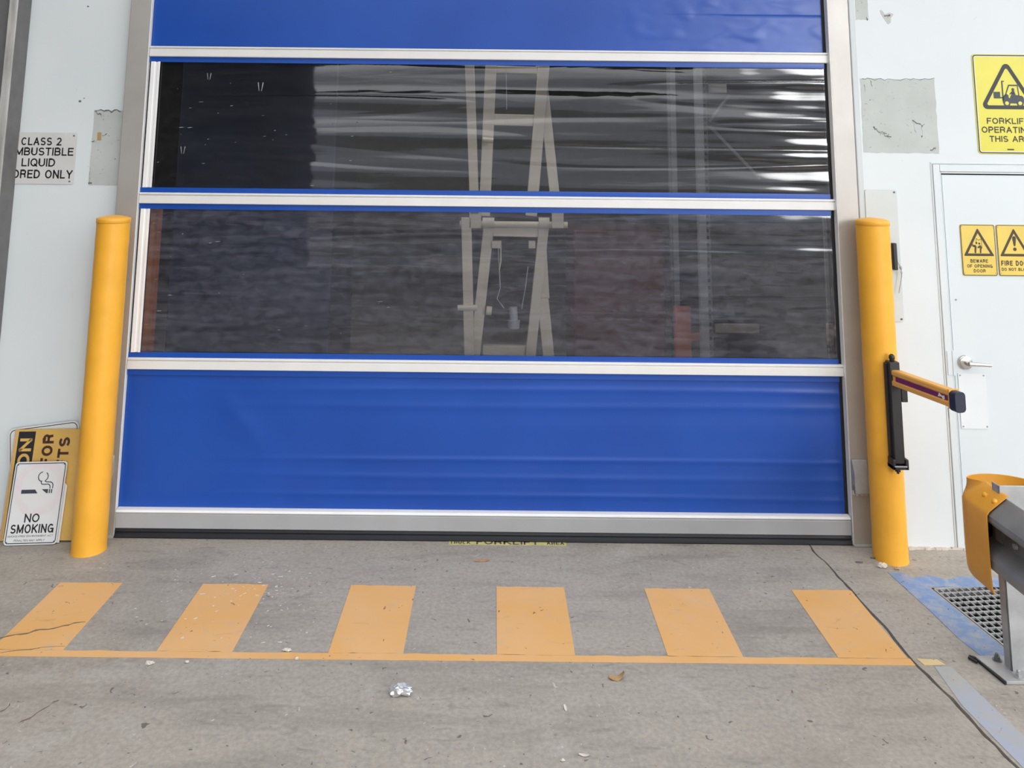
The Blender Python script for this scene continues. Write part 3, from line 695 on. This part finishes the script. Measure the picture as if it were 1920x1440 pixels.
# forklift sign
FW_, FH = .395, .55
s2 = sign('wall_sign', FW_, FH, 'signyellow', 'large yellow sign warning of forklifts operating, above the fire door', r=.018, inset=.004, bw=.006)
s2.location = (2.638, 0, 2.003)
mb = MB(); mb.prism(rrect(.010, FW_-.010, .010, FH-.010, .014), .003, .0032, holes=[rrect(.0135, FW_-.0135, .0135, FH-.0135, .011)]); mb.build('pale_outline', 'signpale', s2)
def tri_ring(cx, y0, y1, hw, band, r, w, mat, root, halo=None):
    out = [(cx-hw, y0), (cx+hw, y0), (cx, y1)]
    h = y1-y0; k = math.hypot(hw, h); inn = [(cx-hw+band*(k+hw)/h, y0+band), (cx+hw-band*(k+hw)/h, y0+band), (cx, y1-band*k/hw)]
    mb = MB(); mb.prism(rtri(out, r), w, w+.0004, holes=[rtri(inn, max(.001, r*.35))]); mb.build('warning_triangle', mat, root)
tri_ring(.186, .245, .520, .160, .021, .024, .0033, 'ink', s2)
fk = MB(); w1, w2 = .0033, .0037
fx = lambda L_: [(.186+(x-8.05)*.0192, .262+(y)*.0192) for x, y in L_]
for poly in ([(3.9, 2.2), (5.8, 2.2), (5.8, 4.1), (3.9, 4.1)], [(5.8, 2.25), (6.5, 2.25), (6.5, 2.6), (5.8, 2.6)], [(6.35, 1.6), (6.75, 1.6), (6.75, 7.0), (7.2, 7.0), (7.2, 7.3), (6.35, 7.3)],
             [(6.4, .95), (7.0, .3), (7.1, 1.2), (8.3, 1.3), (8.4, .8), (10.6, .8), (11.0, 1.0), (12.4, .9), (12.6, 1.6), (12.45, 2.6), (12.0, 3.0), (10.2, 3.25), (9.7, 3.9), (9.3, 3.9), (8.9, 3.2), (8.5, 2.3), (8.15, 2.5), (8.2, 3.1), (7.5, 3.7), (6.4, 2.6)],
             [(7.0, 2.8), (7.3, 2.8), (8.55, 5.8), (10.8, 5.8), (11.0, 3.0), (11.3, 3.0), (11.05, 6.2), (8.3, 6.2)],
             ell(9.55, 4.75, .42, .5, 12), [(9.2, 3.6), (10.0, 3.6), (10.3, 3.2), (9.9, 4.4), (9.3, 4.4), (8.6, 3.7), (8.4, 3.3), (8.9, 3.5)]):
    fk.prism(fx(poly), w1, w2)
for cx in (7.55, 11.35):
    fk.prism(fx(ell(cx, .85, 1.0, 1.0)), w1+.0002, w2+.0003)
p_ = fk.build('forklift_symbol', 'bluegrey', s2)
for cx in (7.55, 11.35): MB().prism(fx(ell(cx, .85, .55, .55)), w2+.0004, w2+.0007).build('wheel_hub', 'signyellow', p_)
lettering([('FORKLIFTS', .058, .325, .164, .197), ('OPERATING IN', .026, .370, .115, .149), ('THIS AREA', .066, .320, .066, .099)], .0034, 'brownink', s2, .19)
mb = MB(); mb.prism(rrect(.158, .196, .022, .029, .003), .0033, .0036); mb.build('maker_mark', 'brownink', s2)
# two small signs on the fire door
def door_sign(x, label):
    s = sign('door_sign', .186, .268, 'signgold', label, r=.010, inset=.001, bw=.0035, border='brownink')
    s.location = (x, .001, 1.357)
    tri_ring(.093, .103, .250, .082, .013, .004, .0033, 'brownink', s)
    return s
s3 = door_sign(2.508, 'small yellow sign warning to beware of the opening door')
fg = MB()
for poly in ([(.070, .118), (.078, .118), (.080, .140), (.083, .150), (.076, .163), (.066, .156), (.058, .160), (.056, .156), (.066, .150), (.073, .152), (.070, .138)], [(.098, .118), (.105, .118), (.108, .140), (.113, .146), (.104, .160), (.094, .156), (.086, .147), (.090, .144), (.100, .146), (.099, .136)],
             ell(.083, .171, .005, .006, 10), ell(.098, .168, .005, .006, 10), [(.080, .172), (.082, .172), (.084, .196), (.0825, .196)], [(.110, .150), (.112, .150), (.110, .193), (.1085, .193)], [(.0835, .194), (.0965, .184), (.0975, .186), (.084, .196)], [(.0965, .184), (.1095, .192), (.109, .194), (.096, .1865)],
             [(.058, .166), (.062, .168), (.074, .150), (.070, .148)]):
    fg.prism(poly, .0033, .0037)
fg.build('figure_symbol', 'brownink', s3)
lettering([('BEWARE', .044, .138, .068, .086), ('OF OPENING', .024, .160, .042, .059), ('DOOR', .058, .122, .017, .034)], .0034, 'brownink', s3, .2)
s4 = door_sign(2.702, 'small yellow fire door sign with exclamation mark, at the photo edge')
fg = MB(); fg.prism([(.088, .160)]+[(.083, .196), (.084, .204), (.088, .208), (.098, .208), (.102, .204), (.103, .196), (.098, .160), (.095, .156), (.091, .156)], .0033, .0037); fg.prism(ell(.093, .140, .0095, .0095, 16), .0033, .0037)
fg.build('exclamation_symbol', 'brownink', s4)
lettering([('FIRE DOOR', .014, .172, .054, .080), ('DO NOT BLOCK', .014, .172, .027, .043)], .0034, 'brownink', s4, .2)
for s in (s3, s4):
    for x, y in ((.010, .256), (.176, .256), (.010, .014), (.176, .014)):
        mb = MB(); mb.tube([(x, y, .003), (x, y, .0042)], .0025, 8); mb.build('screw', 'screw', s)

# ------------------------------------------------------------------ signs leaning on the left wall
def lean(root, x, y, z, yaw, back, roll):
    root.rotation_mode = 'QUATERNION'; root.location = (x, y, z)
    root.rotation_quaternion = (Matrix.Rotation(yaw, 3, 'Z') @ Matrix.Rotation(PI/2-back, 3, 'X') @ Matrix.Rotation(roll, 3, 'Z')).to_quaternion()
R = math.radians
a1 = sign('leaning_sign', .362, .512, 'signpale', 'white sign with thin dark outline at the back of the leaning stack', r=.030, inset=.006, bw=.004, border='bluegrey')
lean(a1, -2.484, .0415, .003, R(1.5), R(3.1), R(7.3))
a2 = empty('leaning_sign', (0, 0, 0), 'yellow caution forklift sign turned on its side behind the bollard', 'sign')
mb = MB(); mb.box(0, .37, 0, .517, 0, .008); mb.build('plate', ['oldyellow'], a2, .0008)
mb = MB(); mb.box(-.010, 0, 0, .517, 0, .009); tag(mb.build('raw_edge', 'wood', a2), 'raw pale board edge')
mb = MB(); mb.box(.012, .100, .010, .507, .008, .0086); mb.build('title_panel', 'ink', a2)
lettering([('CAUTION', .024, .087, .02, .474, 1)], .0090, 'oldyellow', a2, .22)
lettering([('WATCH FOR', .143, .200, .02, .494, 1), ('FORKLIFTS', .228, .285, .035, .478, 1)], .0086, 'redbrown', a2, .22, name='message_lettering')
lean(a2, -2.484, -.023, .004, R(0), R(8.4), R(1.0))
a3 = empty('leaning_sign', (0, 0, 0), 'blank white panel between the no smoking sign and the caution sign', 'sign')
mb = MB(); mb.prism([(.05, 0), (.328, 0), (.328, .258), (.318, .270), (.05, .27)], 0, .003); mb.build('plate', 'signpale', a3, .0006)
lean(a3, -2.512, -.046, .004, R(1.5), R(8.6), R(0))
a4 = sign('leaning_sign', .256, .378, 'nosmoke', 'white no smoking sign at the front of the leaning stack', r=.016, inset=.006, bw=.004, border='bluegrey')
pic = MB()
pic.prism([(.052, .248), (.138, .248), (.124, .267), (.052, .267)], .003, .0036)
pic.prism([(.185, .248), (.192, .248), (.192, .268), (.158, .268)], .003, .0036)
for x in (.197, .208): pic.prism([(x, .248), (x+.006, .248), (x+.006, .268), (x, .268)], .003, .0036)
def stroke(mbx, pts, w):
    pts = [Vector((*p, 0)) for p in pts]; A_, B_ = [], []
    for i, p in enumerate(pts):
        t = (pts[min(i+1, len(pts)-1)]-pts[max(i-1, 0)]).normalized(); n = Vector((-t.y, t.x, 0))*w/2; A_.append(tuple((p+n)[:2])); B_.append(tuple((p-n)[:2]))
    for i in range(len(pts)-1): mbx.prism([A_[i], A_[i+1], B_[i+1], B_[i]], .003, .0036)
arc = lambda cx, cy, r, a0, a1, n=10: [(cx+r*math.cos(R(a0+(a1-a0)*i/n)), cy+r*math.sin(R(a0+(a1-a0)*i/n))) for i in range(n+1)]
stroke(pic, arc(.155, .330, .024, 100, 255)+arc(.160, .302, .010, 130, 260, 6)+[(.18, .292)]+arc(.184, .277, .016, 90, 0, 6)+[(.200, .271)], .0045)
stroke(pic, arc(.160, .330, .022, 60, -70)+[(.176, .304), (.192, .303)]+arc(.196, .285, .018, 90, 0, 6)+[(.214, .271)], .0045)
pic.build('smoking_symbol', 'bluegrey', a4)
lettering([('NO', .090, .168, .108, .150), ('SMOKING', .026, .250, .056, .099)], T, 'ink', a4, .165)
lettering([('SMOKE-FREE ENVIRONMENT ACT', .016, .252, .038, .047), ('PENALTIES MAY APPLY', .052, .212, .017, .027)], T, 'fade', a4, .15, name='small_print')
for x, y in ((.016, .390), (.259, .390), (.016, .015), (.259, .015)):
    mb = MB(); mb.tube([(x, y, .003), (x, y, .0042)], .003, 8); mb.build('screw', 'fade', a4)
lean(a4, -2.446, -.073, .003, R(5), R(9.3), R(0))
for ch in a4.children:
    if ch.name.split('.')[0] in ('smoking_symbol', 'lettering', 'small_print', 'screw'): ch.scale = (.256/.275, .378/.405, 1)

# ------------------------------------------------------------------ drain grate
gt = empty('drain_grate', (A[0], A[1], 0), 'steel drain grate set in blue paint by the guard rail', 'drain grate')
def gv(u, v, w): x, y = gpt(u, v); return (x, y, w)
mb = MB()
for (u0, u1, v0, v1) in ((0, .5, 0, .008), (0, .5, .472, .48), (0, .008, 0, .48), (.492, .5, 0, .48)): mb.prism([(u0, v0), (u1, v0), (u1, v1), (u0, v1)], -.035, .001, gv)
rel(gt, mb).build('frame', 'galv', gt)
mb = MB()
for i in range(1, 12): v = .48*i/12; mb.prism([(.008, v-.003), (.492, v-.003), (.492, v+.003), (.008, v+.003)], -.010, -.001, gv)
for i in range(1, 15): u = .5*i/15; mb.prism([(u-.0025, .008), (u+.0025, .008), (u+.0025, .472), (u-.0025, .472)], -.007, -.0015, gv)
rel(gt, mb).build('grating', 'galv', gt)

# ------------------------------------------------------------------ guard rail
ra = empty('guard_rail', (2.05, -1.02, 0), 'dark steel guard rail with yellow end sleeve beside the drain grate', 'guard rail')
mb = MB(); mb.box(2.008, 2.16, -1.020, -1.014, .012, .682); mb.box(2.008, 2.014, -1.020, -.975, .012, .682); mb.box(2.154, 2.16, -1.020, -.975, .012, .682)
post = rel(ra, mb).build('post', 'galv', ra, .002)
mb = MB(); mb.hexa([(1.950, -1.080, .001), (2.22, -1.080, .001), (2.22, -.920, .001), (1.921, -.920, .001)], (0, 0, .012)); bpl = rel(ra, mb).build('base_plate', 'galv', ra, .002)
for x, y in ((1.995, -.950), (2.012, -1.055), (2.19, -.95), (2.19, -1.055)):
    mb = MB(); mb.lathe([(.017, .013), (.017, .016)], (x, y, 0), 16); mb.lathe([(.012, .016), (.012, .028)], (x, y, 0), 6); mb.lathe([(.006, .028), (.006, .037), (.004, .039)], (x, y, 0), 10)
    rel(ra, mb).build('anchor_bolt', 'galvdark' if y > -1 else 'galv', ra, smooth=False)
zb = .345
wprof = [(.080, .297), (.074, .299), (.014, .254), (.002, .240), (.002, .222), (.010, .208), (.070, .176), (.074, .160), (.074, .138), (.070, .122), (.010, .092), (.002, .078), (.002, .048), (.012, .036), (.074, .0), (.080, .004)]
back = [(a+.004, b) for a, b in wprof[::-1]]
def railpt(t, a, b): return (1.940+a, t, zb+b)
mb = MB(); mb.sweep(wprof+back, railpt, [-.95, -1.6, -2.4, -3.2, -4.3]); rel(ra, mb).build('rail', 'galvmid', ra, smooth=True, angle=25)
for y in (-1.10, -1.30):
    mb = MB(); mb.tube([(2.012, y, zb+.149), (2.003, y, zb+.149)], [.013, .010], 14); rel(ra, mb).build('rail_bolt', 'galv', ra)
# end sleeve: a flat sheet following the rail, bent round the end of it
sp_ = [(.086, .312), (.078, .310), (.004, .256), (-.007, .242), (-.008, .13), (-.007, .03), (-.004, -.02), (.002, -.036), (.003, -.040)]
flat = [(-.004, .290), (-.004, .270), (-.004, .240), (-.004, .200), (-.004, .13), (-.004, .0), (-.004, -.04), (-.004, -.074), (-.004, -.080)]
Rr = .175; yb = -.945
def sleeve_frame(s):     # s along the sheet: position of the rail line and outward direction
    if s < .115: return Vector((1.940, yb-.115+s, 0)), Vector((1, 0, 0))
    a = (s-.115)/Rr
    if a < PI*.98: return Vector((1.940+Rr-Rr*math.cos(a), yb+Rr*math.sin(a), 0)), Vector((math.cos(a), -math.sin(a), 0))
    a = PI*.98; d = s-.115-a*Rr
    return Vector((1.940+Rr-Rr*math.cos(a), yb+Rr*math.sin(a)-d, 0)), Vector((math.cos(a), -math.sin(a), 0))
def sleevept(s, i, th):
    k = min(1, max(0, (s-.17)/.12)); k = k*k*(3-2*k)
    a = sp_[i][0]*(1-k)+flat[i][0]*k; b = sp_[i][1]*(1-k)+flat[i][1]*k
    p, n = sleeve_frame(s); q = p+n*(a+th); return (q.x, q.y, zb+b)
ss = [i*.012 for i in range(58)]
mb = MB(); n = len(sp_)
vs = [sleevept(s, i, 0) for s in ss for i in range(n)]+[sleevept(s, i, -.005) for s in ss for i in range(n)]
o = len(ss)*n; fs = []
for j in range(len(ss)-1):
    for i in range(n-1):
        q = (j*n+i, j*n+i+1, (j+1)*n+i+1, (j+1)*n+i); fs += [q, tuple(o+x for x in reversed(q))]
    for i in (0, n-1): fs.append((j*n+i, (j+1)*n+i, o+(j+1)*n+i, o+j*n+i))
for j in (0, len(ss)-1):
    for i in range(n-1): fs.append((j*n+i, j*n+i+1, o+j*n+i+1, o+j*n+i))
mb.add(vs, fs); slv = rel(ra, mb).build('end_sleeve', 'sleeve', ra, smooth=True, angle=50)
for s in (.022, .085):
    p = (Vector(sleevept(s, 1, 0))+Vector(sleevept(s, 2, 0)))/2; nrm = Vector((-.66, 0, .75))
    mb = MB(); mb.tube([p-nrm*.008, p+nrm*.004, p+nrm*.010, p+nrm*.013], [.011, .011, .009, .004], 14); tag(rel(ra, mb).build('sleeve_bolt', 'capyellow', slv, smooth=True), 'yellow painted bolt head')
mb = MB(); mb.tube([(1.930, -.955, .0145), (1.905, -.935, .006), (1.90, -.92, .006)], .006, 6)
# strip of torn rubber beside the base plate
tb = MB(); tb.hexa([(1.918, -.925, .001), (1.932, -.925, .001), (1.958, -1.075, .001), (1.942, -1.082, .001)], (0, 0, .009)); tb.tube([(1.925, -.93, .008), (1.905, -.915, .007), (1.898, -.925, .007), (1.912, -.955, .007)], .005, 6)
tag(tb.build('rubber_strip', 'black'), 'torn black rubber strip beside the guard rail base plate', 'debris')

# ------------------------------------------------------------------ things lying on the floor
st = empty('floor_sticker', (.085, .0, 0), 'worn yellow forklift floor sticker under the roller door', 'sticker')
mb = MB(); q = random.Random(8); top = [(-.215+i*.030, -.006-q.uniform(0, .006)) for i in range(21)]
mb.prism(top+[(.385, .05), (-.215, .05)], .0006, .0014); rel(st, mb).build('tape', 'sticker', st)
vs, fs = letters([('FORKLIFT', -.075, .245, -.004, .05), ('TRUCK', -.21, -.105, -.002, .03), ('AREA', .285, .375, -.002, .03)], .17)
mb = MB(); mb.add([(x, y, .0017) for x, y in vs], fs); rel(st, mb).build('lettering', 'fade', st)
def crumple(name, px, py, r, mat, label, cat, seed, flat=.7, stretch=1.4):
    x, y = G(px, py); bm = bmesh.new(); bmesh.ops.create_icosphere(bm, subdivisions=3, radius=1)
    for v in bm.verts:
        c = v.co.normalized(); k = 1+.55*noise.noise(c*1.7+Vector((seed, 0, 0)))+.30*noise.noise(c*4.1+Vector((0, seed, 0)))
        v.co = Vector((c.x*k*r*stretch, c.y*k*r*.8, c.z*k*r*flat))
    zmin = min(v.co.z for v in bm.verts)
    for v in bm.verts: v.co.z = max(0, v.co.z-zmin-r*.08)
    me = bpy.data.meshes.new(name); bm.to_mesh(me); bm.free(); me.materials.append(M[mat])
    o = bpy.data.objects.new(name, me); COL.objects.link(o); o.location = (x, y, .0004); return tag(o, label, cat)
crumple('crumpled_foil', 750, 1303, .027, 'foil', 'crumpled shiny foil wrapper on the concrete', 'litter', 1.3, .62, 1.5)
crumple('stone_chip', 1655, 1065, .015, 'stone', 'pale broken chip at the foot of the right bollard', 'stone', 5.1)
crumple('stone_chip', 1682, 1068, .009, 'tape', 'small reddish chip at the front of the right bollard', 'stone', 6.6)
crumple('paper_scrap', 280, 1245, .012, 'paper', 'small crumpled paper scrap below the second painted bar', 'litter', 9.4, .5)
crumple('paper_scrap', 538, 1221, .009, 'paper', 'dirty paper scrap on the line between second and third bars', 'litter', 2.2, .5, 1.8)
crumple('pebble', 556, 1237, .006, 'stone', 'tiny white pebble just below the painted line', 'pebble', 3.4)
crumple('pebble', 350, 1243, .0055, 'stone', 'tiny pale pebble below the painted line, right of a paper scrap', 'pebble', 7.7)
crumple('pebble', 1055, 1428, .005, 'stone', 'tiny pale pebble near the bottom edge of the floor', 'pebble', 8.1)
def scrap(name, px, py, L_, Wd, mat, label, cat, rot, curl):
    x, y = G(px, py); vs, fs = [], []; n = 8
    for th in (0, .0012):
        for i in range(n+1):
            t = i/n-.5
            for j in (-.5, .5): vs.append((t*L_, j*Wd*(1-(2*abs(t))**2*.5), .001+curl*(2*t)**2*(1 if t > 0 else .35)+th))
    m2 = 2*(n+1)
    for i in range(n):
        a = 2*i; fs += [(a, a+1, a+3, a+2), (m2+a, m2+a+2, m2+a+3, m2+a+1), (a, a+2, m2+a+2, m2+a), (a+1, m2+a+1, m2+a+3, a+3)]
    fs += [(0, m2, m2+1, 1), (2*n, 2*n+1, m2+2*n+1, m2+2*n)]
    o = MB().add(vs, fs).build(name, mat, None, smooth=True); o.location = (x, y, .0004); o.rotation_euler = (0, 0, rot); return tag(o, label, cat)
scrap('dry_leaf', 1156, 1273, .060, .028, 'leaf', 'curled brown dry leaf on the bare concrete', 'leaf', .1, .022)
scrap('dry_leaf', 903, 1052, .072, .022, 'leaf', 'pale curled leaf close to the roller door', 'leaf', .05, .006)
scrap('paper_scrap', 1095, 1417, .034, .012, 'paper', 'thin paper sliver near the bottom edge of the floor', 'litter', -.2, .004)
scrap('paper_scrap', 1060, 1328, .010, .036, 'splat', 'small white paper scrap right of the foil wrapper', 'litter', .1, .002)
for px, py, lab in ((1640, 1048, 'small dark twig beside the right bollard, nearer the door'), (1612, 1056, 'small dark twig left of the right bollard')):
    x, y = G(px, py); mb = MB(); mb.tube([(-.02, .003, .004), (0, 0, .005), (.018, .004, .004)], [.003, .004, .002], 6); o = mb.build('twig', 'fade'); o.location = (x, y, 0); tag(o, lab, 'twig')

# ------------------------------------------------------------------ inside the warehouse, seen through the vinyl
def bar_px(mb, p, q, wpx, Y, depth=.05):     # a flat steel bar between two seen points, upright at depth Y
    a, b = W(*p, Y), W(*q, Y); d = (b-a); n = Vector((d.z, 0, -d.x)).normalized()*(wpx/2/F*(Y+DIST)*.97)
    mb.hexa([a-n, b-n, b+n, a+n], (0, depth, 0)); return mb
li = empty('scissor_lift', (.15, 1.2, 0), 'beige scissor lift frame standing behind the vinyl windows', 'lift')
YA, YB = 1.10, 1.20
def lp(name, p, q, w, Y, d=.05, bev=.004): 
    mb = MB(); bar_px(mb, p, q, w, Y, d); return rel(li, mb).build(name, 'beige', li, bev)
lp('outer_leg', (880, 112), (890, 402), 18, YA); lp('outer_leg', (1012, 100), (1044, 402), 19, YA+.12)
lp('inner_leg', (921, 112), (908, 405), 22, YB); lp('inner_leg', (1021, 112), (996, 405), 22, YB)
lp('outer_leg', (874, 408), (882, 760), 19, YA); lp('outer_leg', (1018, 560), (1038, 760), 21, YA+.12)
lp('inner_leg', (917, 420), (880, 760), 20, YB); lp('inner_leg', (1020, 425), (985, 760), 19, YB)
lp('outer_leg', (1014, 425), (1022, 560), 17, YB+.06)
lp('cross_bar', (915, 130), (1020, 132), 14, YB+.02); lp('cross_bar', (910, 224), (1006, 226), 22, YB+.02); lp('cross_bar', (905, 657), (1005, 660), 18, YB+.02)
lp('cross_bar', (925, 430), (1012, 432), 26, YB+.02)
def axle(p, q, rpx, Y, name):
    a, b = W(*p, Y), W(*q, Y); mb = MB(); mb.tube([a, b], rpx/F*(Y+DIST), 14); return rel(li, mb).build(name, 'beige', li, smooth=True)
axle((862, 420), (1064, 422), 6, YB-.03, 'axle')
for x0, x1 in ((880, 901), (905, 927), (1010, 1030), (1036, 1056)): axle((x0, 418), (x1, 418), 10, YB-.03, 'bearing')
for x in (880, 1035): 
    mb = MB(); a, b = W(x, 396, YA), W(x+22, 428, YA); mb.box(a.x, b.x, YA, YA+.03, b.z, a.z); rel(li, mb).build('clevis', 'beige', li, .003)
axle((858, 577), (895, 577), 5, YA-.01, 'pin'); axle((905, 262), (925, 264), 5, YA, 'pin'); axle((912, 582), (922, 583), 8, YB-.02, 'pin')
for pts, rr in (([(934, 460), (938, 540), (932, 560), (945, 578)], .004), ([(990, 500), (985, 540), (978, 580)], .0035), ([(949, 130), (950, 205)], .003)):
    mb = MB(); mb.tube([W(*p, YB) for p in pts], rr, 8); tag(rel(li, mb).build('cable', 'rackgrey', li), 'thin hanging cable')
mb = MB(); mb.tube([W(962, 575, YB+.1), W(963, 600, YB+.1)], .030, 12); mb.tube([W(963, 600, YB+.1), W(963, 615, YB+.1)], [.045, .04], 14); tag(rel(li, mb).build('cylinder_end', 'rackgrey', li, smooth=True), 'grey hydraulic cylinder end')
for (q, d) in (([(922, 452), (940, 452), (940, 466), (922, 466)], 0), ([(991, 452), (1004, 452), (1004, 466), (991, 466)], 0)):
    mb = MB(); mb.hexa([W(*p, YB-.02) for p in q], (0, .05, 0)); rel(li, mb).build('lug', 'beige', li, .003)
mb = MB(); mb.tube([W(939, 460, YB-.02), W(939, 490, YB-.02), W(936, 506, YB-.02)], .005, 8); rel(li, mb).build('hook_rod', 'beige', li, smooth=True)
mb = MB(); a, b = W(878, 760, YA), W(1046, 760, YA); mb.box(a.x-.1, b.x+.1, YA-.05, YA+.3, 0, a.z+.02); rel(li, mb).build('base_frame', 'beige', li, .01)

ich = empty('track_channel', (1.885, .30, 0), 'pale inner track channel just inside the right window edge', 'door track')
mb = MB(); mb.box(1.890, 1.908, .285, .303, .0, 1.68); rel(ich, mb).build('channel', 'galv', ich, .002)
mb = MB(); mb.box(1.884, 1.920, .275, .305, .93, 1.05); rel(ich, mb).build('block', 'beige', ich, .003)

def rack(x, y, label, mat, posts, h=3.6, braces=()):
    r_ = empty('pallet_rack', (x, y, 0), label, 'rack')
    for (dx, dy, w) in posts:
        mb = MB(); mb.box(x+dx-w/2, x+dx+w/2, y+dy-.03, y+dy+.03, .008, h); up = rel(r_, mb).build('upright', mat, r_, .002)
        mb = MB(); mb.box(x+dx-w/2-.03, x+dx+w/2+.03, y+dy-.06, y+dy+.06, 0, .008); rel(r_, mb).build('foot_plate', mat, r_)
    for a, b in braces:
        mb = MB(); mb.tube([a, b], .014, 8); rel(r_, mb).build('brace', mat, r_)
    return r_
X0 = W(1315, 400, 2.0).x
rk = rack(X0, 2.0, 'grey pallet rack seen through the right side of the windows', 'rackgrey', ((0, 0, .06), (.07, .12, .045)), 3.6,
          ((W(1330, 228, 2.1), W(1368, 178, 2.1)), (W(1330, 236, 2.1), W(1425, 335, 2.1))))
mb = MB()
for i in range(60): mb.box(X0+.061, X0+.079, 2.082, 2.09, .3+i*.055, .325+i*.055)
rel(rk, mb).build('slot_holes', 'inside', rk)
mb = MB(); a, b = W(1328, 158, 2.05), W(1362, 174, 2.05); mb.box(a.x, b.x, 2.04, 2.06, b.z, a.z); rel(rk, mb).build('end_tab', 'alu', rk)
mb = MB(); a, b = W(1338, 606, 2.05), W(1420, 622, 2.05); mb.box(a.x, b.x, 2.0, 2.05, b.z, a.z); rel(rk, mb).build('beam', 'beige', rk)
rack(W(1263, 300, 3.0).x, 3.0, 'faint pale rack posts beyond the grey pallet rack', 'rackgrey', ((0, 0, .05), (.075, .5, .03)), 3.4)
rack(W(287, 500, .9).x, .9, 'orange rack post just inside the left window edge', 'rackorange', ((0, 0, .055),), 1.62)
mb = MB(); a, b = W(1266, 576, 2.4), W(1295, 576, 2.4); mb.box(a.x, b.x, 2.4, 2.47, 0, a.z); mb.box(b.x, b.x+.1, 2.4, 2.45, .5, .56)
tag(mb.build('red_post', 'redpost', None, .004), 'red protective post standing inside behind the lower window', 'post')
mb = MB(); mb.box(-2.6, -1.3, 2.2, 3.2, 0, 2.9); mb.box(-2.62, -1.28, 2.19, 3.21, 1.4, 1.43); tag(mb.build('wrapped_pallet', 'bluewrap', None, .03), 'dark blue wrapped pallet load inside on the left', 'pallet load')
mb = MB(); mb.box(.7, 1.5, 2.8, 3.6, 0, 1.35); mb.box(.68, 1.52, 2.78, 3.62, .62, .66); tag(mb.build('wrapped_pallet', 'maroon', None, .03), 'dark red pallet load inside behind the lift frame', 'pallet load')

# ------------------------------------------------------------------ light
w = bpy.data.worlds.new('overcast'); SC.world = w; w.use_nodes = True; nt = w.node_tree; nt.nodes.clear()
out = N(nt, 'ShaderNodeOutputWorld'); bg = N(nt, 'ShaderNodeBackground')
tc = N(nt, 'ShaderNodeTexCoord'); sx = N(nt, 'ShaderNodeSeparateXYZ'); lk(nt, tc.outputs['Generated'], sx.inputs[0])
el = ramp(nt, math_(nt, 'ADD', math_(nt, 'MULTIPLY', sx.outputs['Z'], .5), .5), [(.49, (.05, .05, .05)), (.50, (.085, .09, .098)), (.53, (.10, .105, .115)), (.56, (.24, .245, .255)), (.65, (.22, .22, .225)), (.80, (.15, .15, .15)), (.93, (.255, .255, .25))])
dt = N(nt, 'ShaderNodeVectorMath', operation='DOT_PRODUCT'); lk(nt, tc.outputs['Generated'], dt.inputs[0])
dt.inputs[1].default_value = Vector((math.sin(R(44))*math.cos(R(27)), -math.cos(R(44))*math.cos(R(27)), math.sin(R(27))))
lobe = ramp(nt, dt.outputs['Value'], [(.80, 0.0), (.90, .03), (.97, .07)])        # the bright part of the cloud
d2 = N(nt, 'ShaderNodeVectorMath', operation='DOT_PRODUCT'); lk(nt, tc.outputs['Generated'], d2.inputs[0])
d2.inputs[1].default_value = Vector((math.sin(R(27))*math.cos(R(11)), -math.cos(R(27))*math.cos(R(11)), math.sin(R(11))))
spot = math_(nt, 'MULTIPLY', ramp(nt, d2.outputs['Value'], [(.9895, 0.0), (.994, 1.0)]), 1.5)     # sun glowing through it
lk(nt, mix(nt, 1.0, mix(nt, 1.0, el, lobe, 'ADD'), spot, 'ADD'), bg.inputs['Color']); bg.inputs['Strength'].default_value = 10.6
lk(nt, bg.outputs[0], out.inputs['Surface'])
ld = bpy.data.lights.new('inside_fill_light', 'AREA'); ld.energy = 34; ld.size = 1.2; ld.color = (1, .96, .88)  # fill light added inside to brighten the lift frame
lo = bpy.data.objects.new('inside_fill_light', ld); COL.objects.link(lo); lo.location = (.1, .75, 4.3); lo.rotation_euler = (R(8), 0, 0)

SC.view_settings.view_transform = 'Standard'; SC.view_settings.look = 'None'; SC.view_settings.gamma = 1; SC.view_settings.use_curve_mapping = False
SC.view_settings.exposure = 0.0
SC.cycles.use_denoising = True
SC.cycles.max_bounces = 8; SC.cycles.transparent_max_bounces = 12
